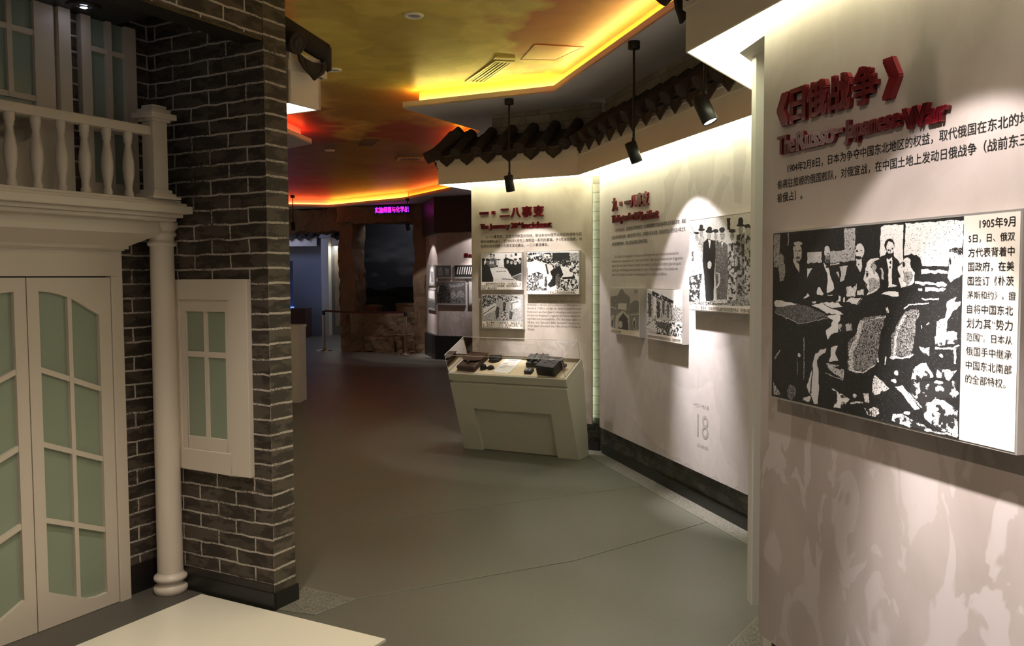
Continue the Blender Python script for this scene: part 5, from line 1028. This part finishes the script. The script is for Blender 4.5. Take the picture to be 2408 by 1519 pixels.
farphoto(MW, .745, 1.2, 1.073, 1.54, 'orange tinted poster partly hidden behind the January panel', [(.35, .8, '100,400 500,500 900,650 800,800 300,760')], .62)
farphoto(NW, .10, .95, 1.45, 1.87, 'photograph with a red vertical strip on the narrow face of the far wall', [(.6, .8, '300,100 980,100 980,900 300,900'), (.05, .8, '450,300 800,350 850,900 500,900')], .3)
farphoto(NW, .10, .95, .95, 1.38, 'lower photograph on the narrow face of the far wall', [(.65, .9, '50,60 980,60 980,500 50,450'), (.05, .9, '50,600 600,560 980,700 980,960 50,960')], .2)
fw = thing('wall_lettering', MW.W(.7, -.08, 2.0), 'small dark red title lettering on the far photo wall, cut off by the January panel', 'lettering')
letters([('Bacteriological', .654, 1.75, 1.995, 2.078)], MW, fw, 'letters', M['red'], .015, .03, 'ink', n=-.079)

# ================================================================== ROCK SURROUND AND DIORAMA
R1, R2 = Vector((-3.677, 18.877, 0)), Vector((-1.865, 18.236, 0))
RKd = (R2 - R1).normalized(); RK = Fr((R1.x, R1.y), math.degrees(math.atan2(RKd.x, RKd.y)))
def rocky(name, mat, parent, blocks, amp=.09, seed=1, cuts=18):
    """solid blocks given as (s0,s1,n0,n1,z0,z1), roughened into stone"""
    r_ = random.Random(seed); bm = bmesh.new(); o0 = ROOT[parent.name]
    for s0, s1, n0, n1, z0, z1 in blocks:
        k = MB(); k.box(RK, s0, s1, n0, n1, z0, z1)
        vs = [bm.verts.new(v - o0) for v in k.v]
        fs = [bm.faces.new([vs[i] for i in f]) for f in k.f]
    bmesh.ops.recalc_face_normals(bm, faces=bm.faces)
    for _ in range(5):
        lg = [e for e in bm.edges if e.calc_length() > .07]
        if not lg: break
        bmesh.ops.subdivide_edges(bm, edges=lg, cuts=1, use_grid_fill=True)
    bmesh.ops.triangulate(bm, faces=bm.faces)
    from mathutils import noise
    for v in bm.verts:
        q = v.co * 1.7 + Vector((seed * 3.1, 0, 0)); q2 = v.co * 5.0
        d = noise.noise_vector(q) * amp + noise.noise_vector(q2) * amp * .5 + noise.noise_vector(v.co * 13) * amp * .3
        if v.co.z + o0.z < .02: d.z = max(0, d.z)
        v.co += d
    me = bpy.data.meshes.new(name); bm.to_mesh(me); bm.free(); me.materials.append(mat)
    o = bpy.data.objects.new(name, me); COL.objects.link(o); o.parent = parent; ROOT[o.name] = o0
    return o
rk = thing('rock_surround', RK.W(.9, 0, 0), 'brown artificial rock surround framing the dark far diorama', 'rock surround')
rocky('left_jamb', M['rock'], rk, [(-.16, .20, -.5, -.03, 0, 2.9)], .07, 2)
rocky('right_jamb', M['rock'], rk, [(1.70, 1.98, -.5, .05, 0, 2.95)], .06, 3)
rocky('lintel', M['rock'], rk, [(-.16, 1.95, -.5, .04, 2.82, 3.19)], .07, 4)
rocky('parapet', M['rock_pale'], rk, [(.15, 1.80, -.12, .06, 0, .86)], .07, 5)
rocky('loose_boulder', M['rock'], rk, [(.55, 1.25, -.02, .14, 0, .34)], .08, 6)
rocky('loose_boulder', M['rock'], rk, [(1.3, 1.75, -.02, .14, 0, .42)], .08, 8)
bd = thing('diorama_backdrop', RK.W(.1, -1.8, .2), 'dim painted landscape backdrop with grey clouds inside the rock surround', 'backdrop')
hh, ww = 150, 129
v_, u_ = np.meshgrid((np.arange(hh) + .5) / hh, (np.arange(ww) + .5) / ww, indexing='ij')
cn = (smooth_noise(hh, ww // 3, 16) * .6 + smooth_noise(hh, ww // 3, 6) * .4).repeat(3, axis=1)
sky = np.array([.10, .10, .11])[None, None] * (.35 + .5 * v_[..., None]) + np.array([.26, .25, .25]) * (np.clip(cn - .45, 0, 1) * 2 * np.clip(v_ * 2.2 - .35, 0, 1))[..., None]
land = np.array([.075, .07, .05]) * (.15 + 1.2 * np.clip(cn[..., None] - .3, 0, 1))
hor = .60 + (smooth_noise(1, ww, 14)[0] - .5) * .05
img = np.where((v_ > hor[None, :])[..., None], land, sky)
grid_mesh('painting', RK.W(-.80, -1.8, 3.1), RK.W(1.04, -1.8, 3.1), RK.W(-.80, -1.8, .2), np.clip(img, .005, .8), M['print'], bd)
for i, (s0, s1, z1, lb) in enumerate(((.22, .50, 1.0, 'left'), (1.02, 1.44, 1.05, 'right'))):
    tg = thing('crate', RK.W((s0 + s1) / 2, -.6, 0), 'dim wooden crate on the %s inside the dark diorama' % lb, 'crate')
    k = MB(); k.box(RK, s0, s1, -.75, -.45, 0, z1 - .05); k.build('body', M['rock'], tg)
    k = MB(); k.box(RK, s0 - .02, s1 + .02, -.77, -.43, z1 - .05, z1); k.build('lid', M['rock'], tg)
w = MB(); w.box(RK, -.9, 1.1, -2.0, -1.86, 0, ZS); struct(w.build('wall_far', M['black']))
w = MB(); w.plan([off(RK, -.14, -.55), off(RK, -.10, -.55), off(RK, -.82, -1.86), off(RK, -.86, -1.86)], 0, ZS); struct(w.build('wall_far_left_cheek', M['black']))
w = MB(); w.plan([off(RK, 1.90, -.55), off(RK, 1.96, -.55), off(RK, 1.12, -1.86), off(RK, 1.06, -1.86)], 0, ZS); struct(w.build('wall_far_right_cheek', M['head']))
# LED sign over the rock
sg = thing('led_sign', RK.W(1.23, .12, 3.0), 'small magenta and blue LED character sign on the far rock lintel', 'sign')
k = MB(); k.box(RK, .815, 1.645, .10, .13, 2.99, 3.15); k.build('housing', M['black'], sg)
letters([('实施细菌与化学战', .828, 1.632, 3.005, 3.135)], RK, sg, 'blue_glow', emit('led_blue', (.10, .04, 1), 1.3), .0008, .035, 'ink', n=.1305)
letters([('实施细菌与化学战', .835, 1.625, 3.012, 3.128)], RK, sg, 'characters', emit('led_red', (1, .02, .16), 1.8), .0008, .005, 'ink', n=.1325)

# rock arch to the left of the diorama
ra = thing('rock_arch', RK.W(-1.0, -.3, 2.5), 'dark rock arch spanning the passage left of the diorama', 'rock arch')
rocky('span', M['rock'], ra, [(-2.6, -.14, -.6, -.2, 2.66, 3.19)], .10, 9)

# stanchions and belts
def stanchion(x, y, label):
    tt = thing('barrier_post', (x, y, 0), label, 'barrier post', 'belt barrier posts')
    k = MB(); k.lathe((x, y, 0), [(.17, 0), (.17, .012), (.16, .02), (.05, .034), (.032, .05)], 28); k.build('base', M['brass'], tt, fix=False)
    k = MB(); k.cyl((x, y, .03), (x, y, .80), .028, seg=18); k.build('pole', M['brass'], tt, fix=False)
    k = MB(); k.lathe((x, y, .80), [(.034, 0), (.036, .02), (.036, .08), (.03, .095)], 20); k.build('belt_head', M['blackmetal'], tt, fix=False)
sA, sB = (-2.24, 17.93), (-4.19, 18.95)
stanchion(*sA, 'bronze barrier post on the right, in front of the rock parapet')
stanchion(*sB, 'bronze barrier post on the left, at the passage to the blue room')
def belt(a, b_, label, sag=.02):
    k = MB(); P = [Vector((*a, .865)).lerp(Vector((*b_, .865)), i / 10) - Vector((0, 0, sag * math.sin(PI * i / 10))) for i in range(11)]
    for p, q in zip(P[:-1], P[1:]):
        n_ = Vector((-(q - p).y, (q - p).x, 0)).normalized() * .002; h = Vector((0, 0, .045))
        k.hexa([p - n_, q - n_, q + n_, p + n_, p - n_ + h * 1, q - n_ + h, q + n_ + h, p + n_ + h])
    tag(k.build('barrier_belt', M['belt']), label, 'barrier belt')
def towards(a, b_, d): v = (Vector(b_) - Vector(a)).normalized(); return tuple(Vector(a) + v * d)
belt(towards(sB, sA, .04), towards(sA, sB, .04), 'dark red belt stretched between the two bronze barrier posts')

# ================================================================== BLUE ROOM FAR LEFT
FR_ = Fr((-6.9, 24.3), 90)
w = MB(); w.box(FR_, -1.6, 4.0, -.3, -.1, 0, ZC); struct(w.build('wall_far_left', M['bluewall']))
w = MB(); w.plan([(-8.5, 21.5), (-1.0, 21.5), (-1.0, 25), (-8.5, 25)], ZS, ZS + .03); struct(w.build('ceiling_far_left', M['soffit']))
for e0, e1, lb in ((.3, 1.42, 'far tiled eave in the blue lit room, left of its white gable post'), (1.84, 2.6, 'short far tiled eave in the blue lit room, right of its white gable post')): eave('tiled_eave', FR_, e0, e1, .25, lb, M['black'] if e0 < 1 else M['glow_left'], diff=[off(FR_, e0, -.09), off(FR_, e1, -.09), off(FR_, e1, .24), off(FR_, e0, .24)], pitch=.24)
k = MB(); k.box(FR_, 1.55, 1.75, -.095, .30, .0, 2.75); k.prof(FR_, [(-.095, 2.75), (.36, 2.75), (.1, 2.86), (-.095, 2.86)], 1.50, 1.80)
tag(k.build('gable_post', M['white']), 'white gable post between the far blue wall and the far panel', 'post')
k = MB(); k.box(FR_, 1.85, 2.6, -.098, -.06, .25, 2.3); o = tag(k.build('display_board', M['panelJ']), 'pale panel in the far left room, half hidden by the rock', 'display panel')
letters([('城', 2.03, 2.14, 1.98, 2.10), ('Pillage', 2.03, 2.40, 1.90, 1.955)], FR_, o, 'heading', M['red'], .010, .03, 'ink', n=-.06)
farphoto(FR_, 2.05, 2.5, 1.14, 1.88, 'dark tall picture on the far left panel beside the rock', [(.2, .5, '200,300 800,300 800,900 200,900')], .05, n=-.04, nb=-.059)
sh = thing('glass_showcase', FR_.W(.6, .9, 0), 'blue lit glass showcase on a dark bench in the far left room', 'showcase')
k = MB(); k.box(FR_, .0, 1.30, .5, 1.2, 0, .80); k.build('bench', M['benchred'], sh)
k = MB(); k.box(FR_, .05, .83, .55, 1.15, .80, .83); k.build('lit_base', emit('blue_base', (.10, .25, 1), 2.0), sh)
k = MB(); k.box(FR_, .822, .832, 1.10, 1.112, .83, 2.12); k.build('lit_edge', emit('blue_edge', (.25, .45, 1), 3.0), sh)
k = MB(); k.box(FR_, .06, .82, .56, .57, .83, 2.1); k.build('glass_back', M['showglass'], sh)
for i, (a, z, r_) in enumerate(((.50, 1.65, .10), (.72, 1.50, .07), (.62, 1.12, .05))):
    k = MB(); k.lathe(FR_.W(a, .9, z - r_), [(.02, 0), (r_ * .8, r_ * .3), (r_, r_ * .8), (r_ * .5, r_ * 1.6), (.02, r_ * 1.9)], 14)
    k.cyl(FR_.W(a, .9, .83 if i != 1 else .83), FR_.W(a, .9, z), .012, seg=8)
    tag(k.build('exhibit', emit('exhibit_glow%d' % i, (.3, .5, 1), .8)), ('topmost exhibit, given a blue glow, in the far glass showcase', 'middle exhibit, given a blue glow, in the far glass showcase', 'lowest exhibit, given a blue glow, in the far glass showcase')[i], 'exhibit')  # self-glow stands in for the blue light falling on the exhibits
# light in the far rooms; the diorama lamp is an added, unseen fill
def area(loc, aim, size, e, col, nm):
    ld = bpy.data.lights.new(nm, 'AREA'); ld.energy = e; ld.size = size; ld.color = col
    lo = bpy.data.objects.new(nm, ld); COL.objects.link(lo); lo.location = loc; lo.rotation_euler = (Vector(aim) - Vector(loc)).to_track_quat('-Z', 'Y').to_euler()
area(RK.W(.6, -.8, 3.0), RK.W(.15, -1.8, 1.6), .4, 4.2, (.85, .88, 1.0), 'diorama_fill')
area((-6.3, 23.2, 3.1), (-5.8, 23.9, 0), .6, 7.5, (.45, .55, 1.0), 'blue_room_light')
pendant(-2.067, 17.058, 2.62, NW.W(.52, -.08, 1.0), 'far pendant spotlight in front of the diorama and the sign', power=.9, wide=.9)
pendant(-.55, 15.95, 2.60, MW.W(.7, -.08, 1.5), 'far pendant spotlight hidden behind the January panel, lighting the far photo wall', power=.5, wide=1.0)
pendant(-4.159, 16.316, 2.60, (-4.6, 18.0, 0), 'far pendant spotlight hanging near the left rock arch', on=False)

# fill lamps added out of view, modelled as downlights, to brighten facade and slab
def fill_downlight(x, y, e, label, ang=95, col=(1, .90, .76), z=ZC):
    tt = thing('ceiling_downlight', (x, y, z), label, 'ceiling light', 'added fill downlights')
    k = MB(); k.lathe((x, y, z), [(.09, 0), (.09, -.008), (.07, -.010), (.068, -.002), (.068, 0)]); k.build('trim_ring', M['white'], tt, fix=False)
    k = MB(); k.lathe((x, y, z), [(.066, -.001), (.066, -.004)]); k.build('lens', M['lens'], tt, fix=False)
    ld = bpy.data.lights.new('downlight', 'SPOT'); ld.energy = e; ld.spot_size = math.radians(ang); ld.spot_blend = .6; ld.shadow_soft_size = .06; ld.color = col
    lo = bpy.data.objects.new('downlight', ld); COL.objects.link(lo); lo.location = (x, y, z - .015)
fill_downlight(-.45, 1.3, 175, 'added fill downlight above the visitor, brightening the facade', ang=140, col=(1, .81, .62))
fill_downlight(-1.05, 3.0, 190, 'added fill downlight brightening the pale floor panel', ang=70)
print('far done', len(bpy.data.objects))
